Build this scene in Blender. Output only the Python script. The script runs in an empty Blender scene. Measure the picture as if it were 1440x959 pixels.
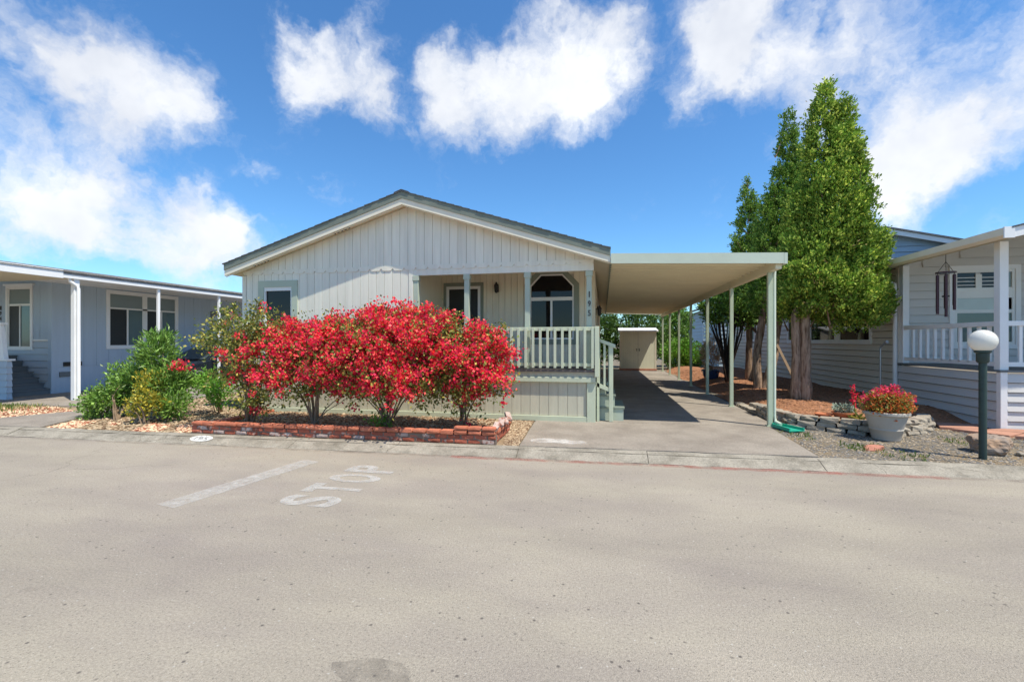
import bpy, bmesh, math, random
import numpy as np
from mathutils import Vector, Matrix
random.seed(7); rng = np.random.default_rng(7)
S = bpy.context.scene; C = S.collection
# ------------------------------------------------------------------ camera, sky, sun, exposure
A = math.atan(128/640); CAMZ = 1.70
cd = bpy.data.cameras.new('camera'); cam = bpy.data.objects.new('camera', cd); C.objects.link(cam)
cam.location = (0, 0, CAMZ); cam.rotation_euler = (math.pi/2, 0, A)
cd.lens = 16; cd.sensor_width = 36; cd.clip_start = .05; cd.clip_end = 3000
S.camera = cam
FX, FY, RX, RY = -math.sin(A), math.cos(A), math.cos(A), math.sin(A)
def pdir(px, py): r = (px-720)/640; return Vector((RX*r+FX, RY*r+FY, (479.5-py)/640))
def gp(px, py, z=.1): d = pdir(px, py); t = (z-CAMZ)/d.z; return Vector((d.x*t, d.y*t, z))
def atY(px, py, Y): d = pdir(px, py); t = Y/d.y; return Vector((d.x*t, Y, CAMZ+d.z*t))
def atX(px, py, X): d = pdir(px, py); t = X/d.x; return Vector((X, d.y*t, CAMZ+d.z*t))
SUNV = Vector((-.44, .24, -1)).normalized()
sl = bpy.data.lights.new('sun', 'SUN'); sun = bpy.data.objects.new('sun', sl); C.objects.link(sun)
sl.energy = 4.2; sl.angle = math.radians(.53); sl.color = (1, .935, .80)
sun.rotation_euler = SUNV.to_track_quat('-Z', 'Y').to_euler(); sun.location = (20, -12, 40)
S.view_settings.view_transform = 'Standard'; S.view_settings.look = 'None'
S.view_settings.exposure = .55; S.view_settings.gamma = 1; S.view_settings.use_curve_mapping = False
W = bpy.data.worlds.new('World'); S.world = W; W.use_nodes = True
def build_sky():
    nt = W.node_tree; N = nt.nodes; L = nt.links; N.clear()
    def nd(t, **k):
        n = N.new(t)
        for a, b in k.items(): setattr(n, a, b)
        return n
    def math_(op, a, b=None, clamp=False):
        n = nd('ShaderNodeMath', operation=op); n.use_clamp = clamp
        for i, v in enumerate((a, b)):
            if v is None: continue
            if isinstance(v, (int, float)): n.inputs[i].default_value = v
            else: L.new(v, n.inputs[i])
        return n.outputs[0]
    out = nd('ShaderNodeOutputWorld')
    sky = nd('ShaderNodeTexSky', sky_type='NISHITA'); sky.sun_disc = False
    sky.sun_elevation = math.radians(63.4); sky.sun_rotation = math.atan2(.44, -.24)
    sky.air_density = 1.0; sky.dust_density = .15; sky.ozone_density = 4.0
    hs = nd('ShaderNodeHueSaturation'); hs.inputs['Saturation'].default_value = 1.11; hs.inputs['Value'].default_value = 1.0
    L.new(sky.outputs[0], hs.inputs['Color'])
    tn = nd('ShaderNodeMix', data_type='RGBA', blend_type='MULTIPLY'); tn.inputs[0].default_value = 1; L.new(hs.outputs[0], tn.inputs[6]); tn.inputs[7].default_value = (.80, 1.08, 1.21, 1)
    tc = nd('ShaderNodeTexCoord'); D = tc.outputs['Generated']
    def noise(scale, detail, rough=.55, vec=D):
        n = nd('ShaderNodeTexNoise'); n.inputs['Scale'].default_value = scale; n.inputs['Detail'].default_value = detail; n.inputs['Roughness'].default_value = rough
        L.new(vec, n.inputs['Vector']); return n
    def vm(op, a, b):
        n = nd('ShaderNodeVectorMath', operation=op)
        for i, v in enumerate((a, b)):
            if isinstance(v, tuple): n.inputs[i].default_value = v
            else: L.new(v, n.inputs[i])
        return n
    w1 = vm('SUBTRACT', noise(4.5, 6, .6).outputs['Color'], (.5, .5, .5)); w1 = vm('MULTIPLY', w1.outputs[0], (.30, .30, .30))
    Dw = vm('ADD', D, w1.outputs[0]).outputs[0]
    # cloud banks: direction (from photo pixel), angular radius, weight
    blobs = [(95,70,.10,.9),(150,110,.13,1),(215,150,.12,.95),(270,175,.08,.6),(60,130,.10,.55),(60,215,.13,.34),(150,225,.12,.42),
      (120,295,.12,.8),(200,325,.15,1.0),(300,335,.13,.95),(250,375,.14,.9),(60,290,.13,.7),(360,235,.09,.5),(290,265,.06,.55),
      (390,25,.09,.8),(430,80,.11,1),(490,110,.13,1.1),(530,170,.12,.95),(560,200,.07,.5),(500,10,.08,.45),
      (640,110,.11,1.1),(690,150,.15,1.25),(640,190,.09,.9),(760,110,.15,1.25),(830,80,.14,1.1),(880,40,.1,.9),(880,130,.11,.75),(790,180,.10,.8),
      (990,60,.13,1.1),(1060,50,.15,1.1),(1020,120,.11,.9),(1130,60,.12,.65),(1200,50,.12,.55),(1100,190,.12,.7),(1180,150,.11,.45),(1260,60,.13,.55),
      (1240,200,.13,.75),(1290,190,.11,.62),(1240,265,.14,.9),(1310,240,.11,.6),(1405,200,.09,.8),(1375,235,.08,.6),(1410,60,.09,.5),(1440,110,.13,.5),(1350,110,.12,.25),(1020,265,.07,.5),
      (1480,160,.12,.7),(-60,120,.15,.7),(-80,300,.2,.8)]
    acc = None
    for (px, py, r, w) in blobs:
        d = pdir(px, py).normalized()
        ds = nd('ShaderNodeVectorMath', operation='DISTANCE'); L.new(Dw, ds.inputs[0]); ds.inputs[1].default_value = d
        mr = nd('ShaderNodeMapRange', interpolation_type='SMOOTHSTEP')
        L.new(ds.outputs['Value'], mr.inputs[0])
        mr.inputs[1].default_value = r*.98; mr.inputs[2].default_value = r*.05; mr.inputs[3].default_value = 0; mr.inputs[4].default_value = w
        acc = mr.outputs[0] if acc is None else math_('ADD', acc, mr.outputs[0])
    # the same kind of broken cumulus all round the rest of the sky
    gen = nd('ShaderNodeMapRange', interpolation_type='SMOOTHSTEP'); L.new(noise(2.6, 7, .55, Dw).outputs['Fac'], gen.inputs[0])
    gen.inputs[1].default_value = .48; gen.inputs[2].default_value = .66
    vd = nd('ShaderNodeVectorMath', operation='DISTANCE'); L.new(D, vd.inputs[0]); vd.inputs[1].default_value = Vector((FX, FY, .3)).normalized()
    om = nd('ShaderNodeMapRange', interpolation_type='SMOOTHSTEP'); L.new(vd.outputs['Value'], om.inputs[0]); om.inputs[1].default_value = .95; om.inputs[2].default_value = 1.25
    acc = math_('ADD', acc, math_('MULTIPLY', gen.outputs[0], om.outputs[0]))
    fine = noise(9, 8, .62, Dw).outputs['Fac']
    fr = nd('ShaderNodeMapRange'); L.new(fine, fr.inputs[0]); fr.inputs[1].default_value = .3; fr.inputs[2].default_value = .7; fr.inputs[3].default_value = -.62; fr.inputs[4].default_value = .42
    dens = math_('ADD', acc, fr.outputs[0])
    dm = nd('ShaderNodeMapRange', interpolation_type='SMOOTHSTEP'); L.new(dens, dm.inputs[0]); dm.inputs[1].default_value = .10; dm.inputs[2].default_value = 1.75; dm.inputs[4].default_value = .96
    sh = nd('ShaderNodeMapRange'); L.new(noise(3.5, 5, .6).outputs['Fac'], sh.inputs[0]); sh.inputs[1].default_value = .3; sh.inputs[2].default_value = .65
    cc = nd('ShaderNodeMix', data_type='RGBA'); L.new(sh.outputs[0], cc.inputs[0]); cc.inputs[6].default_value = (4.7, 4.95, 5.5, 1); cc.inputs[7].default_value = (7.0, 7.1, 7.2, 1)
    mx = nd('ShaderNodeMix', data_type='RGBA'); L.new(dm.outputs[0], mx.inputs[0]); L.new(tn.outputs[2], mx.inputs[6]); L.new(cc.outputs[2], mx.inputs[7])
    bg = nd('ShaderNodeBackground'); bg.inputs[1].default_value = .11
    L.new(mx.outputs[2], bg.inputs[0]); L.new(bg.outputs[0], out.inputs[0])
build_sky()
# ------------------------------------------------------------------ helpers
def s2l(r, g, b): return tuple(((c/255)/12.92 if c/255 <= .04045 else ((c/255+.055)/1.055)**2.4) for c in (r, g, b))
MATS = {}
def mat(name, col, rough=.7, var=.12, scale=2.5, bump=0, bscale=60, metallic=0, spec=.4, rand=0, col2=None, mixs=8, mixlo=.45, mixhi=.6, stretch=None, trans=0, island=0, hue=.0, fine=0):
    """procedural material: base colour, large soft mottling, optional second colour in patches, bump, per-object or per-leaf tone"""
    m = bpy.data.materials.new(name); m.use_nodes = True; MATS[name] = m
    nt = m.node_tree; N = nt.nodes; L = nt.links; P = N['Principled BSDF']
    P.inputs['Roughness'].default_value = rough; P.inputs['Metallic'].default_value = metallic; P.inputs['Specular IOR Level'].default_value = spec
    g = N.new('ShaderNodeNewGeometry'); vec = g.outputs['Position']
    if stretch:
        mp = N.new('ShaderNodeMapping'); mp.inputs['Scale'].default_value = stretch; L.new(vec, mp.inputs[0]); vec = mp.outputs[0]
    def noise(sc, det=5, raw=False):
        n = N.new('ShaderNodeTexNoise'); n.inputs['Scale'].default_value = sc; n.inputs['Detail'].default_value = det; n.inputs['Roughness'].default_value = .6
        L.new(g.outputs['Position'] if raw else vec, n.inputs['Vector']); return n.outputs['Fac']
    def mr(v, a, b, c, d):
        n = N.new('ShaderNodeMapRange'); L.new(v, n.inputs[0])
        for i, x in enumerate((a, b, c, d)): n.inputs[1+i].default_value = x
        return n.outputs[0]
    rgb = N.new('ShaderNodeRGB'); rgb.outputs[0].default_value = (*col, 1); c = rgb.outputs[0]
    if col2:
        mx = N.new('ShaderNodeMix'); mx.data_type = 'RGBA'
        src = g.outputs['Random Per Island'] if island else noise(mixs)
        L.new(mr(src, mixlo, mixhi, 0, 1), mx.inputs[0]); L.new(c, mx.inputs[6]); mx.inputs[7].default_value = (*col2, 1); c = mx.outputs[2]
    hs = N.new('ShaderNodeHueSaturation'); L.new(c, hs.inputs['Color']); c = hs.outputs[0]
    val = mr(noise(scale), .25, .75, 1-var, 1+var)
    def mul(a, b):
        n = N.new('ShaderNodeMath'); n.operation = 'MULTIPLY'; L.new(a, n.inputs[0]); L.new(b, n.inputs[1]); return n.outputs[0]
    if fine: val = mul(val, mr(noise(fine, 2, True), .3, .7, .84, 1.16)); val = mul(val, mr(noise(fine*2.6, 2, True), .3, .7, .80, 1.18))
    if rand:
        oi = N.new('ShaderNodeObjectInfo'); val = mul(val, mr(oi.outputs['Random'], 0, 1, 1-rand, 1+rand))
    if island:
        val = mul(val, mr(g.outputs['Random Per Island'], 0, 1, 1-island, 1+island))
        if hue: L.new(mr(g.outputs['Random Per Island'], 0, 1, .5-hue, .5+hue), hs.inputs['Hue'])
    L.new(val, hs.inputs['Value']); L.new(c, P.inputs['Base Color'])
    if bump:
        b = N.new('ShaderNodeBump'); b.inputs['Strength'].default_value = bump; b.inputs['Distance'].default_value = .02
        L.new(noise(bscale, 4, bool(fine)), b.inputs['Height']); L.new(b.outputs[0], P.inputs['Normal'])
    if trans:
        t = N.new('ShaderNodeBsdfTranslucent'); L.new(c, t.inputs[0]); a = N.new('ShaderNodeMixShader'); a.inputs[0].default_value = trans
        L.new(P.outputs[0], a.inputs[1]); L.new(t.outputs[0], a.inputs[2]); L.new(a.outputs[0], N['Material Output'].inputs[0])
    return m
def paint(name, col, lo, hi, sc=14, amax=.9):
    """worn paint on the road: shows the road through where it has rubbed off"""
    m = mat(name, col, .8, .08); nt = m.node_tree; N = nt.nodes; L = nt.links
    g = N.new('ShaderNodeNewGeometry'); n = N.new('ShaderNodeTexNoise'); n.inputs['Scale'].default_value = sc; n.inputs['Detail'].default_value = 8; n.inputs['Roughness'].default_value = .75
    L.new(g.outputs['Position'], n.inputs['Vector']); r = N.new('ShaderNodeMapRange'); L.new(n.outputs['Fac'], r.inputs[0])
    r.inputs[1].default_value = lo; r.inputs[2].default_value = hi; r.inputs[4].default_value = amax
    L.new(r.outputs[0], N['Principled BSDF'].inputs['Alpha']); return m

class MB:
    def __init__(s): s.v = []; s.f = []; s.sm = []
    def add(s, vs, fs, smooth=False):
        o = len(s.v); s.v += [tuple(v) for v in vs]; s.f += [tuple(i+o for i in f) for f in fs]; s.sm += [smooth]*len(fs); return s
    def box(s, x0, x1, y0, y1, z0, z1):
        return s.add([(x0,y0,z0),(x1,y0,z0),(x1,y1,z0),(x0,y1,z0),(x0,y0,z1),(x1,y0,z1),(x1,y1,z1),(x0,y1,z1)],
                     [(3,2,1,0),(4,5,6,7),(0,1,5,4),(1,2,6,5),(2,3,7,6),(3,0,4,7)])
    def prism(s, poly, a, b, axis='y'):
        """poly of 2-D points extruded from a to b along axis (y: x,z ; x: y,z ; z: x,y)"""
        n = len(poly)
        put = {'y': lambda p, t: (p[0], t, p[1]), 'x': lambda p, t: (t, p[0], p[1]), 'z': lambda p, t: (p[0], p[1], t)}[axis]
        return s.add([put(p, a) for p in poly]+[put(p, b) for p in poly],
                     [tuple(range(n)), tuple(range(2*n-1, n-1, -1))]+[(i, n+i, n+(i+1) % n, (i+1) % n) for i in range(n)])
    def frame(s, outer, inner, a, b, axis='y'):
        """a ring between two outlines with the same number of points"""
        n = len(outer)
        for i in range(n):
            j = (i+1) % n; s.prism([outer[i], outer[j], inner[j], inner[i]], a, b, axis)
        return s
    def tube(s, pts, rad, n=8, cap=True):
        pts = [Vector(p) for p in pts]
        rad = rad if isinstance(rad, (list, tuple)) else [rad]*len(pts)
        vs = []; fs = []
        for i, p in enumerate(pts):
            t = (pts[min(i+1, len(pts)-1)]-pts[max(i-1, 0)]).normalized()
            u = t.cross(Vector((0, 0, 1)) if abs(t.z) < .9 else Vector((1, 0, 0))).normalized(); w = t.cross(u)
            for k in range(n):
                a = 2*math.pi*k/n; vs.append(p+(u*math.cos(a)+w*math.sin(a))*rad[i])
        for i in range(len(pts)-1):
            for k in range(n): fs.append((i*n+k, i*n+(k+1) % n, (i+1)*n+(k+1) % n, (i+1)*n+k))
        if cap: fs.append(tuple(range(n-1, -1, -1))); fs.append(tuple((len(pts)-1)*n+k for k in range(n)))
        return s.add(vs, fs, True)
    def lathe(s, prof, c=(0, 0, 0), n=28, closed=True):
        vs = []; fs = []
        for (r, z) in prof:
            for k in range(n): a = 2*math.pi*k/n; vs.append((c[0]+r*math.cos(a), c[1]+r*math.sin(a), c[2]+z))
        for i in range(len(prof)-1):
            for k in range(n): fs.append((i*n+k, i*n+(k+1) % n, (i+1)*n+(k+1) % n, (i+1)*n+k))
        if closed: fs.append(tuple(range(n-1, -1, -1))); fs.append(tuple((len(prof)-1)*n+k for k in range(n)))
        return s.add(vs, fs, True)
    def mesh(s, name):
        me = bpy.data.meshes.new(name); me.from_pydata(s.v, [], s.f)
        me.polygons.foreach_set('use_smooth', s.sm)
        bm = bmesh.new(); bm.from_mesh(me); bmesh.ops.recalc_face_normals(bm, faces=bm.faces); bm.to_mesh(me); bm.free()
        if any(s.sm):
            try: me.set_sharp_from_angle(angle=math.radians(40))
            except Exception: pass
        return me
    def build(s, name, m, parent=None, bevel=0):
        return put(name, s.mesh(name), m, parent, bevel)
def put(name, me, m, parent=None, bevel=0):
    o = bpy.data.objects.new(name, me); C.objects.link(o)
    if m and not me.materials: me.materials.append(MATS[m])
    if parent: o.parent = parent; o.matrix_parent_inverse = Matrix.Translation(-parent.location) if parent.location.length else Matrix()
    if bevel:
        b = o.modifiers.new('bevel', 'BEVEL'); b.width = bevel; b.segments = 2; b.limit_method = 'ANGLE'
    return o
def tag(o, label=None, cat=None, group=None, kind=None):
    for k, v in (('label', label), ('category', cat), ('group', group), ('kind', kind)):
        if v: o[k] = v
    return o
def thing(name, loc, label, cat, group=None):
    o = bpy.data.objects.new(name, None); C.objects.link(o); o.location = loc; o.empty_display_size = .2
    return tag(o, label, cat, group)
def box(name, m, parent, x0, x1, y0, y1, z0, z1, bevel=0): return MB().box(x0, x1, y0, y1, z0, z1).build(name, m, parent, bevel)
def npmesh(name, V, F, smooth=False):
    me = bpy.data.meshes.new(name); V = np.asarray(V, np.float32); F = np.asarray(F, np.int32); k = F.shape[1]
    me.vertices.add(len(V)); me.vertices.foreach_set('co', V.ravel())
    me.loops.add(F.size); me.loops.foreach_set('vertex_index', F.ravel())
    me.polygons.add(len(F)); me.polygons.foreach_set('loop_start', np.arange(0, F.size, k, dtype=np.int32)); me.polygons.foreach_set('loop_total', np.full(len(F), k, np.int32))
    me.polygons.foreach_set('use_smooth', np.full(len(F), smooth)); me.update(); me.validate(); return me
def unit(v): return v/(np.linalg.norm(v, axis=1, keepdims=True)+1e-9)
def leaves(P, out, L, wid=.5, spread=.8, up=.0):
    """one folded leaf blade (two faces) at each point, its axis roughly along out"""
    n = len(P); ax = unit(out+rng.normal(0, spread, (n, 3))+np.array([0, 0, up])); sd = unit(np.cross(ax, rng.normal(0, 1, (n, 3)))); nn = np.cross(ax, sd)
    l = (L*rng.uniform(.6, 1.3, n))[:, None]; w = l*wid*.5
    V = np.stack([P, P+ax*l*.5+sd*w+nn*l*.08, P+ax*l, P+ax*l*.5-sd*w+nn*l*.08], 1).reshape(-1, 3)
    return V, np.arange(4*n).reshape(n, 4)
def leafobj(name, P, out, L, m, parent, **k):
    V, F = leaves(np.asarray(P), np.asarray(out), L, **k)
    o = put(name, npmesh(name, V, F), m, parent); o['kind'] = 'stuff'; return o
def chips(n, inside, x0, x1, y0, y1, zf, smin, smax, flat=.45):
    """n little angular stones lying in a region"""
    P = np.empty((0, 2))
    while len(P) < n:
        q = np.stack([rng.uniform(x0, x1, 4*n), rng.uniform(y0, y1, 4*n)], 1); q = q[inside(q[:, 0], q[:, 1])]; P = np.vstack([P, q])
    P = P[:n]; s = rng.uniform(smin, smax, n); base = np.array([[1,0,0],[0,1,0],[-1,0,0],[0,-1,0],[0,0,1],[0,0,-1]], float)
    a = rng.uniform(0, 6.28, n); V = np.repeat(base[None], n, 0)*rng.uniform(.6, 1.2, (n, 6, 1))
    V[:, :, 2] *= flat; V[:, :, 0] *= rng.uniform(.7, 1.5, n)[:, None]; V *= s[:, None, None]
    x = V[:, :, 0]*np.cos(a)[:, None]-V[:, :, 1]*np.sin(a)[:, None]; y = V[:, :, 0]*np.sin(a)[:, None]+V[:, :, 1]*np.cos(a)[:, None]
    z = V[:, :, 2]+V[:, :, 0]*rng.uniform(-.3, .3, n)[:, None]
    zz = zf(P[:, 0], P[:, 1])+s*flat*.35
    V = np.stack([x+P[:, :1], y+P[:, 1:], z+zz[:, None]], 2).reshape(-1, 3)
    f = np.array([[0,1,4],[1,2,4],[2,3,4],[3,0,4],[1,0,5],[2,1,5],[3,2,5],[0,3,5]])
    return V, (f[None]+6*np.arange(n)[:, None, None]).reshape(-1, 3)
def textmesh(body, w, h, depth, name, bold=.012):
    """letters as a mesh, w wide and h high in x,y, thickness depth in z, centred"""
    cu = bpy.data.curves.new('tmp', 'FONT'); cu.body = body; cu.extrude = 1; cu.offset = bold; o = bpy.data.objects.new('tmp', cu); C.objects.link(o)
    bpy.context.view_layer.update(); me = bpy.data.meshes.new_from_object(o.evaluated_get(bpy.context.evaluated_depsgraph_get()))
    bpy.data.objects.remove(o); bpy.data.curves.remove(cu)
    co = np.array([v.co for v in me.vertices]); lo = co.min(0); hi = co.max(0); co = (co-(lo+hi)/2)/(hi-lo)*np.array([w, h, depth]); co[:, 2] += depth/2
    me.vertices.foreach_set('co', co.ravel()); me.name = name; me.materials.clear(); return me
def rockmesh(name, dims, seed, rough=.22, sub=3, flat=False):
    bm = bmesh.new(); bmesh.ops.create_icosphere(bm, subdivisions=sub, radius=1); r = random.Random(seed)
    ph = [(Vector((r.gauss(0, 1), r.gauss(0, 1), r.gauss(0, 1))).normalized(), r.uniform(.55, .85)) for _ in range(14)]
    for v in bm.verts:
        d = v.co.normalized(); k = 1
        for n, t in ph:
            q = d.dot(n)
            if q > t: k = min(k, t/q)
        k += r.uniform(-.5, .5)*rough*.16
        v.co = Vector((d.x*dims[0], d.y*dims[1], d.z*dims[2]))*k
    me = bpy.data.meshes.new(name); bm.to_mesh(me); bm.free(); return me
def blockmesh(name, l, w, h, seed, j=.012):
    bm = bmesh.new(); bmesh.ops.create_cube(bm, size=1); bmesh.ops.subdivide_edges(bm, edges=bm.edges[:], cuts=1, use_grid_fill=True); r = random.Random(seed)
    for v in bm.verts:
        c = v.co; k = 1-.035*sum(abs(a) > .49 for a in c) if sum(abs(a) > .49 for a in c) > 1 else 1
        v.co = Vector((c.x*l*k+r.uniform(-j, j), c.y*w*k+r.uniform(-j, j), c.z*h*k+r.uniform(-j, j)*.5))
    me = bpy.data.meshes.new(name); bm.to_mesh(me); bm.free(); return me
# ------------------------------------------------------------------ materials
mat('road', (.358, .318, .255), .9, .17, .55, .6, 120, col2=(.285, .248, .215), mixs=.8, mixlo=.38, mixhi=.68, fine=60, spec=.2, stretch=(.45, 1, 1))
mat('concrete', (.29, .255, .215), .88, .12, 1.3, .25, 70, col2=(.215, .185, .155), mixs=1.6, mixlo=.4, mixhi=.7, fine=40, spec=.25)
mat('kerb', (.31, .28, .23), .9, .14, 2.5, .4, 60, col2=(.19, .17, .135), mixs=3, mixlo=.45, mixhi=.7, fine=40, spec=.2)
mat('dirt', (.26, .19, .12), .95, .2, 2, .6, 40, col2=(.34, .26, .17), mixs=6, spec=.1)
mat('gravel_ground', (.19, .165, .13), .95, .2, 1.5, .8, 70, col2=(.27, .20, .12), mixs=1.3, mixlo=.5, mixhi=.68, fine=60, spec=.1)
mat('pebbles', (.22, .21, .20), .85, .1, 1, island=.5, col2=(.30, .24, .17), mixlo=.6, mixhi=.62)
mat('bark_chips', (.26, .165, .095), .9, .1, 1, island=.55, col2=(.34, .26, .17), mixlo=.5, mixhi=.52)
mat('red_chips', (.38, .13, .07), .9, .1, 1, island=.5, col2=(.55, .40, .26), mixlo=.5, mixhi=.52)
mat('mulch', (.33, .165, .09), .95, .22, 2.5, .9, 45, col2=(.28, .13, .07), mixs=5, mixlo=.45, mixhi=.68, fine=30, spec=.1)
mat('mulch_chips', (.37, .17, .085), .9, .1, 1, island=.5, col2=(.24, .12, .07), mixlo=.7, mixhi=.72)
mat('grass', (.11, .20, .035), .8, .1, 1, island=.5, trans=.3, col2=(.26, .24, .08), mixlo=.7, mixhi=.8)
paint('road_paint', (.57, .55, .51), .28, .64, 9, .62); paint('red_paint', (.50, .10, .075), .40, .75, 4, .62)
paint('kerb_white', (.70, .70, .67), .30, .5, 16, .85); mat('number_black', (.05, .05, .05), .7); mat('number_faded', (.22, .22, .22), .8)
ST = (9, 9, .6)
mat('siding', (.775, .75, .635), .7, .09, 1.2, .25, 30, rand=.03, stretch=ST, spec=.3)
mat('porch_siding', (.80, .74, .57), .7, .05, 1.2, .25, 30, rand=.03, stretch=ST, spec=.3)
mat('skirt', (.55, .52, .40), .7, .10, 1.4, .25, 30, rand=.03, stretch=ST, spec=.3)
mat('groove', (.55, .52, .44), .9)
mat('trim_sage', (.43, .485, .385), .6, .06, 3, .1, 40); mat('rail_sage', (.53, .57, .42), .6, .07, 3, .1, 40, rand=.03)
mat('trim_dark_sage', (.235, .27, .215), .65, .07, 3, .12, 40); mat('fascia_green', (.175, .20, .165), .7, .12, 3, .15, 30)
mat('fascia_cream', (.76, .71, .57), .6, .08, 2, .1, 30); mat('soffit', (.70, .63, .46), .7, .05)
mat('shingles', (.105, .115, .125), .95, .25, 6, .9, 35, rand=.08, spec=.2); mat('shingle_grey', (.27, .255, .24), .95, .3, 9, 1.0, 22, fine=30, spec=.2)
mat('carport_paint', (.53, .58, .47), .45, .06, 2, .06, 30); mat('carport_pan', (.76, .70, .50), .5, .06, 1.5, .05, 30)
mat('carport_post', (.46, .52, .38), .45, .08, 4, .05, 30, rand=.04)
mat('white_paint', (.80, .80, .79), .45, .05, 2, .05, 30); mat('vinyl', (.78, .78, .75), .4, .04, 2)
mat('black_metal', (.022, .022, .022), .45, .1, 8); mat('deck_edge', (.15, .13, .12), .8)
mat('glass_dark', (.014, .012, .012), .03, 0, spec=.35, bump=.03, bscale=1.8); mat('lap_shadow', (.20, .19, .175), .9); mat('screen_dark', (.022, .024, .022), .5, .1, 2); mat('glass_blind', (.22, .27, .27), .10, .05, 2, spec=.5, stretch=(1, 1, 14)); mat('glass_pale', (.50, .56, .55), .12, .08, 2, spec=.5); mat('glass_teal', (.10, .155, .16), .07, .1, 1, spec=.55)
mat('blue_siding', (.43, .52, .61), .7, .05, 1.2, .2, 30, rand=.03, stretch=ST, spec=.3); mat('blue_lap', (.46, .53, .60), .7, .05, 1.2, .15, 30, rand=.03)
mat('step_grey', (.165, .18, .185), .8, .08, 3, .2, 40)
mat('grey_lap', (.68, .63, .54), .65, .05, 1.2, .2, 25, rand=.035, stretch=(.6, .6, 9), spec=.3); mat('light_lap', (.60, .585, .56), .65, .05, 1.2, .2, 25, rand=.03, stretch=(.6, .6, 9), spec=.3)
mat('far_lap', (.33, .42, .50), .65, .05, 1, rand=.03)
mat('brick', (.40, .115, .070), .9, .22, 9, .6, 60, rand=.22, col2=(.50, .36, .29), mixs=11, mixlo=.58, mixhi=.68, spec=.2)
mat('brick_cap', (.50, .165, .095), .9, .18, 9, .5, 60, rand=.12, col2=(.55, .38, .29), mixs=9, mixlo=.62, mixhi=.72, spec=.2)
mat('brick_pale', (.52, .40, .35), .9, .2, 9, .6, 60, rand=.15, col2=(.32, .13, .09), mixs=14, mixlo=.5, mixhi=.6, spec=.2)
mat('mortar', (.20, .15, .12), .95, .2, 9, .6, 60)
mat('wall_stone', (.36, .31, .245), .92, .2, 7, .7, 35, rand=.14, col2=(.27, .25, .21), mixs=10, mixlo=.5, mixhi=.7, spec=.15)
mat('boulder', (.36, .24, .16), .92, .25, 6, .9, 14, col2=(.25, .21, .18), mixs=5, mixlo=.45, mixhi=.65, spec=.15); mat('red_rock', (.46, .20, .14), .92, .2, 8, .8, 25, spec=.15)
mat('flagstone', (.43, .22, .15), .9, .15, 4, .4, 40, rand=.1)
mat('bark', (.40, .28, .20), .95, .3, 5, 1.0, 14, stretch=(7, 7, .9), col2=(.15, .095, .06), mixs=3, mixlo=.45, mixhi=.65, spec=.1); mat('dark_bark', (.055, .040, .032), .95, .2, 6, .8, 30, spec=.1); mat('shrub_bark', (.26, .185, .125), .95, .25, 10, .7, 40, spec=.1)
mat('leaf_cypress', (.17, .31, .038), .65, .4, 1.6, island=.45, trans=.3, hue=.025, col2=(.50, .50, .09), mixlo=.62, mixhi=.9, spec=.25)
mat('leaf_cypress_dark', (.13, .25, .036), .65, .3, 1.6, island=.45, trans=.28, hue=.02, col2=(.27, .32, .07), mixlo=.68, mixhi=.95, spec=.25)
mat('leaf_dry', (.33, .24, .10), .8, .2, 2, island=.4, trans=.25)
mat('leaf_boug', (.17, .23, .05), .5, .2, 3, island=.5, trans=.3, hue=.03, col2=(.40, .29, .075), mixlo=.62, mixhi=.9, spec=.35)
mat('bract', (.92, .036, .085), .6, .25, 3, island=.4, trans=.4, hue=.015, col2=(.92, .16, .20), mixlo=.6, mixhi=1.0, spec=.25)
mat('leaf_green', (.135, .265, .038), .42, .2, 3, island=.5, trans=.3, hue=.02, col2=(.30, .42, .09), mixlo=.6, mixhi=.9, spec=.45)
mat('leaf_bright', (.17, .34, .038), .5, .2, 3, island=.45, trans=.3, hue=.02, spec=.4)
mat('leaf_yellow', (.60, .50, .06), .5, .2, 3, island=.35, trans=.3, col2=(.16, .22, .045), mixlo=.55, mixhi=.75)
mat('leaf_hedge', (.11, .20, .04), .5, .3, 1.2, island=.5, trans=.3, hue=.02, col2=(.15, .23, .05), mixlo=.65, mixhi=.9)
mat('leaf_succulent', (.27, .33, .25), .5, .1, 3, island=.3); mat('petal_white', (.75, .74, .70), .6, .05, 3, trans=.3)
mat('petal_pink', (.80, .06, .15), .6, .1, 3, island=.3, trans=.3, hue=.015); mat('petal_orange', (.72, .17, .04), .6, .1, 3, island=.4, trans=.3, col2=(.34, .27, .06), mixlo=.6, mixhi=.8)
mat('pot_stone', (.42, .385, .335), .8, .1, 4, .15, 60); mat('terracotta', (.48, .17, .075), .8, .12, 8, .2, 60); mat('blue_glaze', (.03, .06, .16), .2, .1, 5)
mat('splash_green', (.02, .36, .24), .45, .08, 5); mat('lamp_green', (.022, .045, .042), .45, .15, 8); mat('globe', (.82, .81, .76), .25, .02, 3, trans=.3)
mat('soil', (.09, .06, .04), .95, .2, 9, .5, 50); mat('wood', (.36, .25, .16), .85, .15, 3, .3, 40); mat('shed_paint', (.72, .72, .56), .7, .06, 2, .15, 30, rand=.03)
mat('chime_tube', (.075, .035, .045), .35, .1, 6, metallic=.4); mat('car_paint', (.012, .016, .022), .18, .02, 3, spec=.6); mat('car_glass', (.04, .06, .07), .03, 0, spec=.6); mat('chrome', (.6, .6, .6), .2, 0, metallic=1); mat('tyre', (.02, .02, .02), .8); mat('dry_grass', (.50, .40, .26), .85, .1, 3, island=.4, trans=.2)
mat('galvanised', (.42, .44, .45), .4, .1, 6, metallic=.6)
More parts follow.
